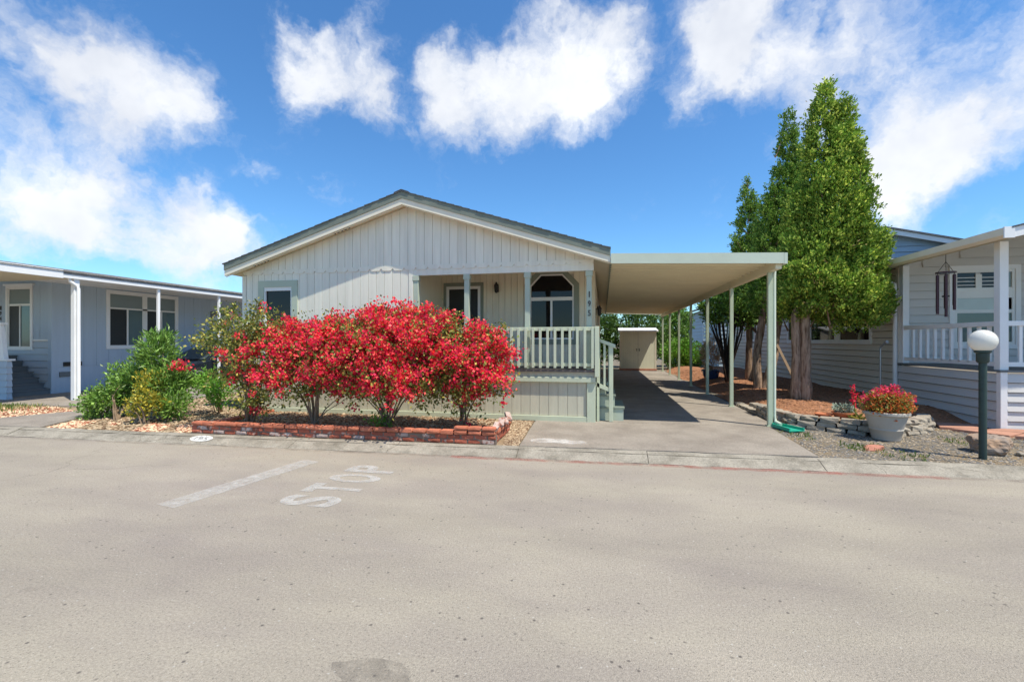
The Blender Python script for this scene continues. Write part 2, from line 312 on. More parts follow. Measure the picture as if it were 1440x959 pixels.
# ------------------------------------------------------------------ the ground
def kY(x): return 6.52+.031*x
def sheet(name, pts, z, m, kind='structure', thick=0):
    mb = MB()
    if thick: mb.prism(pts, z-thick, z, 'z')
    else: mb.add([(x, y, z) for x, y in pts], [tuple(range(len(pts)))])
    o = mb.build(name, m)
    if kind: o['kind'] = kind
    return o
sheet('ground', [(-900, -900), (900, -900), (900, 900), (-900, 900)], -.05, 'dirt')
sheet('road', [(-120, -45), (120, -45), (120, kY(120)+.1), (-120, kY(-120)+.1)], 0, 'road')
sheet('yard_ground', [(-120, kY(-120)+.2), (120, kY(120)+.2), (120, 160), (-120, 160)], .085, 'gravel_ground')
KP = [(0, -.03), (0, 0.004), (.04, .022), (.24, .096), (.30, .103), (.33, .103), (.33, -.03)]
ke = bpy.data.objects.new('kerb', None); C.objects.link(ke); ke['kind'] = 'structure'; ke.location = (0, 6.5, 0)
xs = [-26, -22.9, -19.8, -16.7, -13.6, -10.5, -7.6, -4.9, -1.24, .62, 2.86, 5.9, 9, 12.1, 15.2]
for a, b in zip(xs[:-1], xs[1:]):
    mb = MB(); n = 10; V = []; F = []; k = len(KP); r = random.Random(int(a*10))
    for i in range(n+1):
        x = a+.004+(b-a-.008)*i/n
        for (o, z) in KP: V.append((x, kY(x)+o+(r.uniform(-.012, .012) if o < .3 else 0), z+(r.uniform(-.007, .007) if z > 0 else 0)))
    for i in range(n):
        for j in range(k-1): F.append((i*k+j, i*k+j+1, (i+1)*k+j+1, (i+1)*k+j))
    F += [tuple(range(k)), tuple(range(n*k+k-1, n*k-1, -1))]
    mb.add(V, F).build('kerb_section', 'kerb', ke)
# driveway: concrete slabs with a ragged cracked front edge along the kerb
dw = bpy.data.objects.new('driveway', None); C.objects.link(dw); dw['kind'] = 'structure'; dw.location = (1.2, 12, .1)
def ragged(x0, x1, off, amp, n=40):
    r = random.Random(3); y = 0; P = []
    for i in range(n+1):
        x = x0+(x1-x0)*i/n; y = y*.8+r.uniform(-amp, amp); P.append((x, kY(x)+off+y))
    return P
fr = ragged(-1.25, 2.92, .362, .012, 60)
MB().prism(fr+[(3.02, 9.17), (-1.33, 9.17)], -.02, .106, 'z').build('slab', 'concrete', dw)
for y0, y1 in ((9.18, 13.0), (13.012, 16.8), (16.812, 20.7), (20.712, 25.3)): box('slab', 'concrete', dw, -.20 if y0 > 9.5 else -.20, 3.2, y0, y1, -.02, .106+(y0*.00001))
mat('stain', (.66, .62, .58), .9, .1)
def blot(name, c, rx, ry, z, m, seed):
    r = random.Random(seed); P = []
    for i in range(26):
        a = 2*math.pi*i/26; k = 1+.35*math.sin(2*a+seed)+.2*r.uniform(-1, 1); P.append((c[0]+rx*k*math.cos(a), c[1]+ry*k*math.sin(a)))
    o = MB().add([(x, y, z) for x, y in P], [tuple(range(26))]).build(name, m); return o
paint('oil_paint', (.17, .15, .125), .36, .80, 9, .55); paint('stain_paint', (.72, .69, .65), .30, .68, 6, .75)
st = blot('paint_stain', gp(782, 621)[:2], .32, .22, .1102, 'stain_paint', 2); tag(st, 'pale spilled-paint stain on the driveway corner by the gravel', 'stain')
# neighbour's concrete and the strips between
sheet('neighbour_driveway', [(-30, 8.2), (-13.0, 8.75), (-12.1, 8.9), (-12.1, 26), (-30, 26)], .112, 'concrete', thick=.1)
sheet('concrete_strip', [(-12.6, kY(-12.6)+.34), (-10.2, kY(-10.2)+.34), (-11.05, 8.3), (-11.3, 12), (-11.8, 12), (-11.75, 8.3)], .110, 'concrete', thick=.1)
sheet('mulch_strip', [(-24, kY(-24)+.34), (-12.62, kY(-12.6)+.34), (-11.82, 8.25), (-11.85, 8.86), (-12.2, 8.84), (-13.0, 8.7), (-24, 8.3)], .094, 'dirt')
def in_poly(P):
    P = np.array(P)
    def f(x, y):
        c = np.zeros(len(x), bool); j = len(P)-1
        for i in range(len(P)):
            xi, yi = P[i]; xj, yj = P[j]; m = ((yi > y) != (yj > y)) & (x < (xj-xi)*(y-yi)/(yj-yi+1e-12)+xi); c ^= m; j = i
        return c
    return f
def stuff(name, VF, m, label, cat):
    o = put(name, npmesh(name, *VF), m); return tag(o, label, cat, kind='stuff')
flat = lambda h: (lambda x, y: np.full(len(x), h))
strip = in_poly([(-17, kY(-17)+.34), (-12.65, kY(-12.6)+.34), (-11.85, 8.25), (-13.0, 8.7), (-17, 8.5)])
stuff('mulch_chips', chips(2600, lambda x, y: strip(x, y) & (x > -14.2), -17, -11.5, 6, 9, flat(.096), .015, .04), 'red_chips', 'dark red bark chips in the strip beside the blue house driveway', 'bark chips')
n = 5000; q = np.stack([rng.uniform(-17, -12, 40000), rng.uniform(6, 9, 40000)], 1); q = q[strip(q[:, 0], q[:, 1])]; q = q[(rng.uniform(0, 1, len(q)) < np.clip((-12.9-q[:, 0])/1.5, .04, 1))][:n]
P = np.column_stack([q, np.full(len(q), .09)]); V, F = leaves(P, np.tile([0, 0, 1.], (len(P), 1)), .11, wid=.12, spread=.45)
stuff('grass', (V, F), 'grass', 'tufts of green grass in the strip by the blue house driveway', 'grass')
bedL = in_poly([(-10.15, kY(-10.15)+.34), (-7.1, kY(-7)+.34), (-7.1, 7), (-6.9, 9.0), (-8.2, 9.0), (-8.2, 14), (-11.2, 14), (-11.0, 8.3)])
sheet('chip_bed', [(-10.15, kY(-10.15)+.335), (-7.0, kY(-7)+.335), (-1.27, kY(-1.27)+.335), (-1.35, 9.05), (-8.15, 9.05), (-8.15, 26), (-11.2, 26), (-11.25, 12), (-11.0, 8.3)], .0925, 'dirt')
stuff('bark_chips', chips(9000, bedL, -11.3, -6.8, 6, 14, flat(.094), .014, .045), 'bark_chips', 'tan wood chips covering the bed around the green bushes', 'wood chips')
stuff('red_bark_chips', chips(1600, lambda x, y: bedL(x, y) & (y < kY(x)+1.0) & (np.sin(x*3)+np.sin(x*7.1+y*5) > .2), -10.6, -7.1, 6, 8, flat(.098), .014, .045), 'red_chips', 'reddish bark chips along the kerb below the bushes', 'bark chips')
bedR = in_poly([(-1.5, kY(-1.5)+.34), (-1.28, kY(-1.28)+.34), (-1.36, 9.03), (-2.6, 9.03), (-1.72, 8.2)])
stuff('tan_gravel', chips(3800, bedR, -2.7, -1.2, 6, 9.1, flat(.094), .010, .028), 'bark_chips', 'tan pea gravel between the brick planter and the driveway', 'gravel')
ry = in_poly([(2.95, kY(2.95)+.34), (12, kY(12)+.34), (12, 9.6), (7, 9.65), (6, 9.9), (5.2, 9.05), (4.7, 8.75), (4.3, 8.8), (3.85, 9.1), (3.4, 9.25), (3.1, 9.2)])
stuff('gravel', chips(14000, ry, 2.9, 12, 6.7, 10, flat(.086), .008, .022), 'pebbles', 'grey crushed gravel around the lamp post and big planter pot', 'gravel')
q = np.stack([rng.uniform(2.9, 9, 900), rng.uniform(6.9, 9.5, 900)], 1); cl = np.array([gp(1210, 628)[:2], gp(1350, 620)[:2], gp(1120, 612)[:2], gp(1265, 640)[:2]])
d = np.min(np.linalg.norm(q[:, None]-cl[None], axis=2), 1); q = q[(d < .32) & ry(q[:, 0], q[:, 1])]
q = np.repeat(q, 8, 0)+rng.normal(0, .03, (len(q)*8, 2)); P = np.column_stack([q, np.full(len(q), .085)]); V, F = leaves(P, np.tile([0, 0, 1.], (len(P), 1)), .06, wid=.2, spread=.8)
stuff('weeds', (V, F), 'grass', 'small green weeds sprouting in the grey gravel', 'weeds')
# raised mulch bed behind the stone wall
WP = [(3.34, 12.3), (3.32, 10.9), (3.36, 9.75), (3.48, 9.36), (3.85, 9.16), (4.3, 8.88), (4.72, 8.82), (5.2, 9.08), (5.7, 9.5), (5.98, 9.95)]
bedpoly = [(3.24, 27), (3.24, 12.3)]+WP+[(6.99, 10.3), (6.99, 27)]; bin_ = in_poly(bedpoly)
def bedz(x, y):
    x = np.asarray(x, float); y = np.asarray(y, float)
    t = np.clip((x-3.3)/1.0, 0, 1); t = t*t*(3-2*t); f = np.clip((y-10.2)/1.2, 0, 1)
    e = np.where(x > 5.5, np.clip((y-(9.95+.35*(x-5.98)))/1.1, 0, 1), 1); e = np.where(x < 5.95, np.maximum(e, np.clip((5.95-x)/.4, 0, 1)), e)
    return .09+.20*((1-f)+f*t)*e+.02*np.sin(x*3.1+y*1.7)+.012*np.sin(x*8+y*5.3)
mb = MB(); NX, NY = 34, 120; gx = np.linspace(3.24, 6.99, NX); gy = np.linspace(8.75, 27, NY); V = []; F = []; idx = {}
for i, x in enumerate(gx):
    for j, y in enumerate(gy):
        idx[i, j] = len(V); V.append((x, y, float(bedz(x, y))))
GX, GY = np.meshgrid((gx[:-1]+gx[1:])/2, (gy[:-1]+gy[1:])/2, indexing='ij'); ok = bin_(GX.ravel(), GY.ravel()).reshape(GX.shape)
for i in range(NX-1):
    for j in range(NY-1):
        if ok[i, j]: F.append((idx[i, j], idx[i+1, j], idx[i+1, j+1], idx[i, j+1]))
mb.add(V, F, True); mbd = mb.build('mulch_bed', 'mulch'); mbd['kind'] = 'structure'
inb = in_poly([(3.32, 24), (3.42, 12.3), (3.42, 10.9), (3.46, 9.8), (3.6, 9.5), (3.9, 9.35), (4.35, 9.1), (4.7, 9.05), (5.1, 9.3), (5.5, 9.6), (5.9, 10.2), (6.9, 10.4), (6.9, 24)])
stuff('mulch_pieces', chips(11000, inb, 3.2, 6.95, 8.8, 24, bedz, .012, .04, .35), 'mulch_chips', 'orange bark mulch heaped behind the stone wall under the trees', 'bark mulch')
# flagstone path by the grey house
fp = bpy.data.objects.new('flagstone_path', None); C.objects.link(fp); fp['kind'] = 'structure'; fp.location = (6.6, 9.3, .1)
for i, (a, b, c, d) in enumerate([((6.05, 9.72), (6.55, 9.55), (6.95, 10.15), (6.3, 10.25)), ((6.12, 9.55), (6.6, 9.0), (7.0, 9.3), (6.6, 9.5)), ((6.62, 9.53), (7.0, 9.32), (7.5, 9.62), (6.97, 9.68)), ((6.65, 8.97), (7.3, 8.55), (7.75, 8.9), (7.05, 9.28)), ((7.05, 9.3), (7.8, 8.93), (8.5, 9.3), (7.55, 9.62)), ((7.34, 8.53), (8.2, 8.2), (8.7, 8.7), (7.8, 8.9))]):
    MB().prism([a, b, c, d], .05, .135+.004*i, 'z').build('flagstone', 'flagstone', fp, .012)
oil = blot('oil_patch', gp(530, 962, 0)[:2], .34, .12, .003, 'oil_paint', 4); tag(oil, 'dark worn patch in the road surface before the stop lettering', 'road patch')
# dirt gathered in the joint above the kerb and in the gutter
def strip_along(name, x0, x1, o0, o1, z, m, n=40):
    V = []
    for i in range(n+1):
        x = x0+(x1-x0)*i/n; V += [(x, kY(x)+o0, z), (x, kY(x)+o1, z)]
    return MB().add(V, [(2*i, 2*i+2, 2*i+3, 2*i+1) for i in range(n)]).build(name, m)
mat('joint_dirt', (.05, .04, .03), .95); paint('gutter_grime', (.16, .12, .09), .42, .75, 3.5, .45)
strip_along('joint_dirt', -1.25, 2.92, .325, .42, .0895, 'joint_dirt')['kind'] = 'structure'
strip_along('gutter_dirt', -26, 15.2, -.10, .001, .0024, 'gutter_grime', 120)['kind'] = 'structure'
def cracks(m, sc, lo, hi, col, wid):
    N = m.node_tree.nodes; L = m.node_tree.links; P = N['Principled BSDF']; src = P.inputs['Base Color'].links[0].from_socket
    g = N.new('ShaderNodeNewGeometry'); n1 = N.new('ShaderNodeTexNoise'); n1.inputs['Scale'].default_value = 1.4; n1.inputs['Detail'].default_value = 8; L.new(g.outputs['Position'], n1.inputs['Vector'])
    vm = N.new('ShaderNodeVectorMath'); vm.operation = 'MULTIPLY_ADD'; L.new(n1.outputs['Color'], vm.inputs[0]); vm.inputs[1].default_value = (.9, .9, 0); L.new(g.outputs['Position'], vm.inputs[2])
    v = N.new('ShaderNodeTexVoronoi'); v.feature = 'DISTANCE_TO_EDGE'; v.inputs['Scale'].default_value = sc; L.new(vm.outputs[0], v.inputs['Vector'])
    a = N.new('ShaderNodeMapRange'); L.new(v.outputs['Distance'], a.inputs[0]); a.inputs[1].default_value = wid; a.inputs[2].default_value = 0
    n2 = N.new('ShaderNodeTexNoise'); n2.inputs['Scale'].default_value = .35; n2.inputs['Detail'].default_value = 6; L.new(g.outputs['Position'], n2.inputs['Vector'])
    b = N.new('ShaderNodeMapRange'); L.new(n2.outputs['Fac'], b.inputs[0]); b.inputs[1].default_value = lo; b.inputs[2].default_value = hi
    k = N.new('ShaderNodeMath'); k.operation = 'MULTIPLY'; L.new(a.outputs[0], k.inputs[0]); L.new(b.outputs[0], k.inputs[1])
    x = N.new('ShaderNodeMix'); x.data_type = 'RGBA'; L.new(k.outputs[0], x.inputs[0]); L.new(src, x.inputs[6]); x.inputs[7].default_value = (*col, 1); L.new(x.outputs[2], P.inputs['Base Color'])
cracks(MATS['road'], .30, .52, .66, (.19, .165, .135), .0035); cracks(MATS['concrete'], .3, .50, .6, (.10, .085, .065), .003); cracks(MATS['kerb'], .9, .5, .6, (.09, .075, .055), .008)
def specks(m, sc, size, keep, col):
    """scattered dark stones showing in the surface"""
    N = m.node_tree.nodes; L = m.node_tree.links; P = N['Principled BSDF']; src = P.inputs['Base Color'].links[0].from_socket
    g = N.new('ShaderNodeNewGeometry'); v = N.new('ShaderNodeTexVoronoi'); v.inputs['Scale'].default_value = sc; L.new(g.outputs['Position'], v.inputs['Vector'])
    a = N.new('ShaderNodeMapRange'); L.new(v.outputs['Distance'], a.inputs[0]); a.inputs[1].default_value = size; a.inputs[2].default_value = size*.4
    sp = N.new('ShaderNodeSeparateColor'); L.new(v.outputs['Color'], sp.inputs[0]); b = N.new('ShaderNodeMath'); b.operation = 'GREATER_THAN'; L.new(sp.outputs[0], b.inputs[0]); b.inputs[1].default_value = 1-keep
    k = N.new('ShaderNodeMath'); k.operation = 'MULTIPLY'; L.new(a.outputs[0], k.inputs[0]); L.new(b.outputs[0], k.inputs[1])
    x = N.new('ShaderNodeMix'); x.data_type = 'RGBA'; L.new(k.outputs[0], x.inputs[0]); L.new(src, x.inputs[6]); x.inputs[7].default_value = (*col, 1); L.new(x.outputs[2], P.inputs['Base Color'])
specks(MATS['road'], 70, .42, .14, (.20, .18, .15)); specks(MATS['road'], 45, .36, .025, (.46, .43, .38)); specks(MATS['road'], 22, .30, .06, (.13, .115, .10))
# painted marks on the road
b0, b1 = gp(232, 712, 0), gp(438, 648, 0)
dv = (b1-b0).normalized(); sv = Vector((dv.y, -dv.x, 0))*.14
o = MB().add([(p.x, p.y, .004) for p in (b0-sv, b0+sv, b1+sv, b1-sv)], [(0, 1, 2, 3)]).build('stop_bar', 'road_paint'); tag(o, 'worn white stop bar painted across the road lane', 'road marking')
sl_ = thing('stop_lettering', (-3.0, 4.9, .004), 'worn white STOP lettering painted on the road surface', 'road marking')
c0, c1 = gp(437, 704, 0), gp(524, 660, 0)
for i, ch in enumerate('STOP'):
    me = textmesh(ch, .31, .67, .001, 'letter', .034); o = put('letter', me, 'road_paint', sl_)
    p = c0.lerp(c1, i/3); o.location = (p.x, p.y, .004); o.rotation_euler = (0, 0, math.pi/2)
tag(strip_along('red_kerb_line', -2.2, 4.2, -.13, -.005, .004, 'red_paint'), 'faded red no-parking line painted along the gutter', 'road marking')
kx = -6.6; kn = thing('kerb_number', (kx, kY(kx)+.14, .06), 'white painted oval with black house number on the kerb', 'kerb number')
tilt = Matrix.Translation((kx, kY(kx)+.145, .0614)) @ Matrix.Rotation(math.atan(.031), 4, 'Z') @ Matrix.Rotation(math.atan(.074/.2), 4, 'X')
P = [(.21*math.cos(2*math.pi*i/32), .088*math.sin(2*math.pi*i/32)) for i in range(32)]
MB().add([tilt @ Vector((x, y, .009)) for x, y in P], [tuple(range(32))]).build('oval', 'kerb_white', kn)
me = textmesh('195', .24, .085, .002, 'digits', 0); me.transform(tilt @ Matrix.Translation((0, 0, .011))); put('digits', me, 'number_faded', kn)
for k, xx in enumerate((-1.28,)):
    o = blot('red_paint_mark', (xx, kY(xx)-.02), .05, .10, .0045, 'red_paint', 5); tag(o, 'small red paint splash where driveway kerb begins', 'road marking')
# ------------------------------------------------------------------ siding boards
CACHE = {}
def vboards(parent, m, x0, x1, yf, zlo, zhi, step, gap=.007, t=.016):
    """upright boards on a wall facing -y; zhi is a number or a function of x"""
    n = max(1, round((x1-x0)/step)); w = (x1-x0)/n; f = zhi if callable(zhi) else (lambda x: zhi)
    for i in range(n):
        a = x0+i*w+gap/2; b = x0+(i+1)*w-gap/2; key = (m, round(b-a, 4), round(f(a)-zlo, 3), round(f(b)-zlo, 3), 'v')
        if key not in CACHE: CACHE[key] = MB().prism([(0, 0), (b-a, 0), (b-a, f(b)-zlo), (0, f(a)-zlo)], 0, t, 'y').mesh('board')
        o = put('board', CACHE[key], m, parent); o.location = (a, yf, zlo)
def vboards_side(parent, m, y0, y1, xf, zlo, zhi, step, sgn, gap=.007, t=.016):
    """upright boards on a wall facing +x (sgn 1) or -x"""
    n = max(1, round((y1-y0)/step)); w = (y1-y0)/n
    key = (m, round(w, 4), zhi-zlo, sgn, 's')
    if key not in CACHE: CACHE[key] = MB().box(min(0, -t*sgn), max(0, -t*sgn), gap/2, w-gap/2, 0, zhi-zlo).mesh('board')
    for i in range(n):
        o = put('board', CACHE[key], m, parent); o.location = (xf, y0+i*w, zlo)
def lap(parent, m, axis, a, b, f, zlo, zhi, sgn, step=.165, cut=None):
    """lap siding: each course tilts out at its foot. axis 'x': wall along x facing y=sgn; axis 'y': wall along y facing x=sgn"""
    n = max(1, round((zhi-zlo)/step)); h = (zhi-zlo)/n
    for i in range(n):
        z = zlo+i*h; spans = [(a, b)]
        for (c0, c1, d0, d1) in (cut or []):
            if z+h > d0+.02 and z < d1-.02: spans = [s for (p, q) in spans for s in ((p, min(q, c0)), (max(p, c1), q)) if s[1]-s[0] > .02]
        for (p, q) in spans:
            key = (m, axis, round(q-p, 3), round(h, 4), sgn, 'l')
            if key not in CACHE:
                prof = [(0, 0), (.040*sgn, 0), (.008*sgn, h-.016), (0, h-.016)]
                CACHE[key] = MB().prism(prof, 0, q-p, 'x' if axis == 'x' else 'y').mesh('board')
            o = put('board', CACHE[key], m, parent); o.location = (p, f, z) if axis == 'x' else (f, p, z)
# ------------------------------------------------------------------ the pale mobile home
YF, XL, XR, YB, RXm = 9.1, -8.16, -.18, 26.5, -4.09
PX0, PB, DECK = -3.98, 10.9, 1.13
zb = lambda x: 4.53-.318*abs(x-RXm)
H = thing('mobile_home', ((XL+XR)/2, YF, .1), 'pale grey-green mobile home with front gable, recessed porch and number 195', 'house')
# gable
gw = MB().prism([(XL, 3.1), (XR, 3.1), (XR, zb(XR)+.05), (RXm, zb(RXm)+.05), (XL, zb(XL)+.05)], YF+.017, YF+.12, 'y').build('gable_wall', 'groove', H)
for a, b in ((XL, RXm), (RXm, XR)): vboards(gw, 'siding', a, b, YF, 3.24, lambda x: zb(x)+.04, .185)
def scallop(x0, x1, y, z, m, par):
    P = 0; per = .262; n = round((x1-x0)/per); w = (x1-x0)/n; pts = []
    for i in range(n):
        for k in range(7):
            u = k/7; pts.append((x0+(i+u)*w, z-.052*min(1, (math.sin(math.pi*u))*2.2) if k else z))
    pts.append((x1, z))
    MB().prism(pts+[(x1, z+.05), (x0, z+.05)], y, y+.022, 'y').build('scalloped_trim', m, par)
scallop(XL, XR, YF-.014, 3.262, 'siding', H)
# left front wall
WX0, WX1 = atY(372, 0, YF).x, atY(411, 0, YF).x; WZ0, WZ1 = 1.75, atY(390, 404, YF).z
lw = MB().box(XL, WX0, YF+.017, YF+.12, .9, 3.239).box(WX1, PX0, YF+.017, YF+.12, .9, 3.239).box(WX0, WX1, YF+.017, YF+.12, .9, WZ0).box(WX0, WX1, YF+.017, YF+.12, WZ1, 3.239).build('front_wall', 'groove', H)
vboards(lw, 'siding', XL+.09, WX0-.0, YF, .92, 3.236, .175); vboards(lw, 'siding', WX1, PX0-.09, YF, .92, 3.236, .185)
vboards(lw, 'siding', WX0, WX1, YF, .92, WZ0, .185); vboards(lw, 'siding', WX0, WX1, YF, WZ1, 3.236, .185)
box('corner_board', 'siding', H, XL-.012, XL+.085, YF-.012, YF+.12, .9, 3.2); box('corner_board', 'siding', H, PX0-.085, PX0+.012, YF-.010, YF+.11, .98, 3.24)
def window(par, x0, x1, z0, z1, y, trim, tw, trimmat, panes, th=.03, frame='vinyl', fw=.035, rec=.04, pane='glass_dark', sill=True):
    w = MB().frame([(x0-tw, z0-tw), (x1+tw, z0-tw), (x1+tw, z1+tw), (x0-tw, z1+tw)], [(x0, z0), (x1, z0), (x1, z1), (x0, z1)], y-th, y+.005, 'y').build('window', trimmat, par)
    f = MB().frame([(x0, z0), (x1, z0), (x1, z1), (x0, z1)], [(x0+fw, z0+fw), (x1-fw, z0+fw), (x1-fw, z1-fw), (x0+fw, z1-fw)], y-th*.4, y+rec, 'y')
    for (a, b, c, d) in panes.get('bars', []): f.box(x0+(x1-x0)*a, x0+(x1-x0)*b, y-th*.35, y+rec-.004, z0+(z1-z0)*c, z0+(z1-z0)*d)
    f.build('frame', frame, w)
    for (a, b, c, d, pm) in panes['panes']: box('pane', pm, w, x0+(x1-x0)*a+.004, x0+(x1-x0)*b-.004, y+rec*.3, y+rec*.3+.008, z0+(z1-z0)*c, z0+(z1-z0)*d)
    return w
window(H, WX0, WX1, WZ0, WZ1, YF, 0, .145, 'trim_sage', {'bars': [(.02, .98, .93, .97)], 'panes': [(.03, .97, .02, .98, 'glass_dark')]}, rec=.10)
# porch recess
pw = MB().box(PX0-.05, XR, PB+.017, PB+.12, .9, 3.6).build('porch_wall', 'groove', H)
DX0, DX1 = atY(628, 0, PB).x, atY(676, 0, PB).x; DZ = atY(650, 403, PB).z
OX0, OX1 = atY(745, 0, PB).x, atY(807, 0, PB).x; OZ1 = 3.30; OZ0 = 1.74
vboards(pw, 'porch_siding', PX0, DX0, PB, DECK, 3.55, .12); vboards(pw, 'porch_siding', DX1, OX0, PB, DECK, 3.55, .155); vboards(pw, 'porch_siding', OX1, XR, PB, DECK, 3.55, .13)
vboards(pw, 'porch_siding', DX0, DX1, PB, DZ, 3.55, .15); vboards(pw, 'porch_siding', OX0, OX1, PB, DECK, OZ0, .15); vboards(pw, 'porch_siding', OX0, OX1, PB, OZ1, 3.55, .15)
box('porch_side_wall', 'porch_siding', H, PX0-.1, PX0, YF+.121, PB+.015, DECK, 3.4)
box('porch_ceiling', 'soffit', H, PX0, XR-.02, YF+.121, PB+.015, 3.42, 3.46)
# octagon-topped porch window
c = .28; cx = c*.95
oct_ = lambda g: [(OX0-g, OZ0-g), (OX1+g, OZ0-g), (OX1+g, OZ1-c+g*.4), (OX1-cx+g*.4, OZ1+g), (OX0+cx-g*.4, OZ1+g), (OX0-g, OZ1-c+g*.4)]
ow = MB().frame(oct_(.12), oct_(0), PB-.03, PB+.004, 'y').build('window', 'trim_dark_sage', H)
zm = atY(775, 420, PB).z
fb = MB().frame(oct_(0), oct_(-.035), PB-.014, PB+.05, 'y').box(OX0, OX1, PB-.016, PB+.045, zm-.05, zm+.035).box((OX0+OX1)/2-.03, (OX0+OX1)/2+.02, PB-.012, PB+.045, OZ0, zm); fb.build('frame', 'vinyl', ow)
MB().prism([(OX0, zm), (OX1, zm), (OX1, OZ1-c), (OX1-cx, OZ1), (OX0+cx, OZ1), (OX0, OZ1-c)], PB+.013, PB+.02, 'y').build('pane', 'glass_dark', ow)
for a, b in ((OX0, (OX0+OX1)/2), ((OX0+OX1)/2, OX1)): box('pane', 'glass_dark', ow, a+.004, b-.004, PB+.012, PB+.02, OZ0, zm-.02)
# door
dr = MB().frame([(DX0-.07, DECK), (DX1+.07, DECK), (DX1+.07, DZ+.09), (DX0-.07, DZ+.09)], [(DX0, DECK+.01), (DX1, DECK+.01), (DX1, DZ), (DX0, DZ)], PB-.028, PB+.003, 'y').build('door', 'trim_dark_sage', H)
MB().frame([(DX0, DECK+.012), (DX1, DECK+.012), (DX1, DZ), (DX0, DZ)], [(DX0+.07, DECK+.15), (DX1-.07, DECK+.15), (DX1-.07, DZ-.07), (DX0+.07, DZ-.07)], PB-.02, PB+.015, 'y').build('door_frame', 'vinyl', dr)
box('screen', 'screen_dark', dr, DX0+.065, DX1-.065, PB-.004, PB+.004, DECK+.14, DZ-.06); box('handle', 'black_metal', dr, DX1-.055, DX1-.03, PB-.05, PB-.018, 2.05, 2.2)
def lantern(par, p, face='y'):
    x, y, z = p; mb = MB(); dx, dy = (0, -.09) if face == 'y' else (.09, 0)
    mb.lathe([(.012, .17), (.03, .13), (.062, .09), (.055, .08), (.045, -.06), (.03, -.08), (.012, -.10)], (x+dx, y+dy, z), 8).tube([(x, y, z+.02), (x+dx*.5, y+dy*.5, z+.14), (x+dx, y+dy, z+.15)], .012, 6)
    mb.box(x-.04, x+.04, y-.02, y, z-.07, z+.09) if face == 'y' else mb.box(x, x+.02, y-.04, y+.04, z-.07, z+.09)
    return mb.build('lantern', 'black_metal', par)
lp = atY(699, 407, PB); lantern(H, (lp.x, PB, lp.z)); lantern(H, (XR, 11.6, 2.42), 'x')
# header beam, deck, skirt
box('header_beam', 'siding', H, PX0, XR, YF-.002, YF+.1, 3.09, 3.236)
box('porch_deck', 'deck_edge', H, PX0-.02, XR+.05, YF-.07, PB, DECK-.045, DECK)
box('deck_band', 'skirt', H, PX0-.02, XR+.02, YF-.02, YF+.1, .985, DECK-.046)
box('ledge', 'rail_sage', H, -4.6, XR+.03, YF-.075, YF+.05, .885, .984, .006)
sk = box('skirting', 'groove', H, XL, XR, YF+.012, YF+.1, .1, .93)
vboards(sk, 'skirt', XL+.5, XR-.135, YF-.006, .21, .884, .19, t=.014)
box('skirt_rail', 'rail_sage', H, XL+.36, XR-.135, YF-.04, YF+.011, .1, .205, .006); box('corner_board', 'rail_sage', H, XR-.132, XR+.035, YF-.045, YF+.1, .1, .884, .006); box('skirt_end_board', 'rail_sage', H, XL+.36, XL+.47, YF-.038, YF+.011, .206, .9)
# columns
for cxm in (-3.91, -2.785, -1.505, -.27):
    cb = box('column', 'trim_sage', H, cxm-.052, cxm+.052, YF-.0, YF+.1, DECK+.001, 3.088, .006); box('capital', 'trim_sage', cb, cxm-.068, cxm+.068, YF-.015, YF+.112, 2.98, 3.086, .004)
    if cxm > -1:
        for i, ch in enumerate('195'):
            me = textmesh(ch, .055 if ch != '1' else .022, .115, .006, 'digit'); o = put('digit', me, 'number_black', cb)
            o.location = (cxm+.005, YF-.0035, 2.62-i*.185); o.rotation_euler = (math.pi/2, 0, 0)
# railing
rl = box('railing', 'rail_sage', H, -4.3, XR+.02, YF-.085, YF-.045, 1.90, 1.975, .005); box('bottom_rail', 'rail_sage', rl, -4.3, XR+.0, YF-.08, YF-.045, 1.20, 1.265, .004)
bm_ = MB().box(-.024, .024, -.04, 0, 0, .80).mesh('baluster'); x = XR-.02
while x > -4.25:
    o = put('baluster', bm_, 'rail_sage', rl); o.location = (x, YF-.0855, 1.168); x -= .1465
box('end_post', 'rail_sage', rl, XR+.022, XR+.105, YF-.12, YF-.03, 1.0, 1.985, .006)
# walls of the body
for nm, x0, x1, y0, y1 in (('side_wall', XL, XL+.1, YF+.121, YB), ('side_wall', XR-.1, XR, PB+.121, YB), ('back_wall', XL, XR, YB, YB+.1)):
    swl = box(nm, 'groove' if x1 == XR else 'siding', H, x0, x1-(.017 if x1 == XR and nm == 'side_wall' else 0), y0, y1, .1, 3.28)
    if x1 == XR and nm == 'side_wall': vboards_side(swl, 'porch_siding', y0, y1, XR, .12, 3.26, .3, 1)
gb = MB().prism([(XL, 3.28), (XR, 3.28), (RXm, 4.5)], YB, YB+.1, 'y').build('rear_gable', 'siding', H)
# roof
EL, ER, RY0 = -8.38, .14, 8.80
rf = thing('roof', (0, 0, 0), None, None); rf.parent = H; rf.matrix_parent_inverse = Matrix.Translation(-H.location)
def slope(nm, m, o0, o1, y0, y1, par, ex=0):
    for s, e in ((-1, EL-ex), (1, ER+ex)):
        MB().prism([(RXm, zb(RXm)+o0), (e, zb(e)+o0), (e, zb(e)+o1), (RXm, zb(RXm)+o1)], y0, y1, 'y').build(nm, m, par)
slope('soffit', 'soffit', .05, .09, RY0+.045, YB+.35, rf); slope('bargeboard', 'fascia_cream', 0, .125, RY0, RY0+.04, rf); slope('fascia', 'fascia_green', .126, .262, RY0-.02, RY0+.04, rf)
slope('roof_deck', 'shingles', .14, .262, RY0+.041, YB+.35, rf)
slope('eave_fascia', 'fascia_cream', -.02, .0, RY0+.05, RY0+.06, rf)
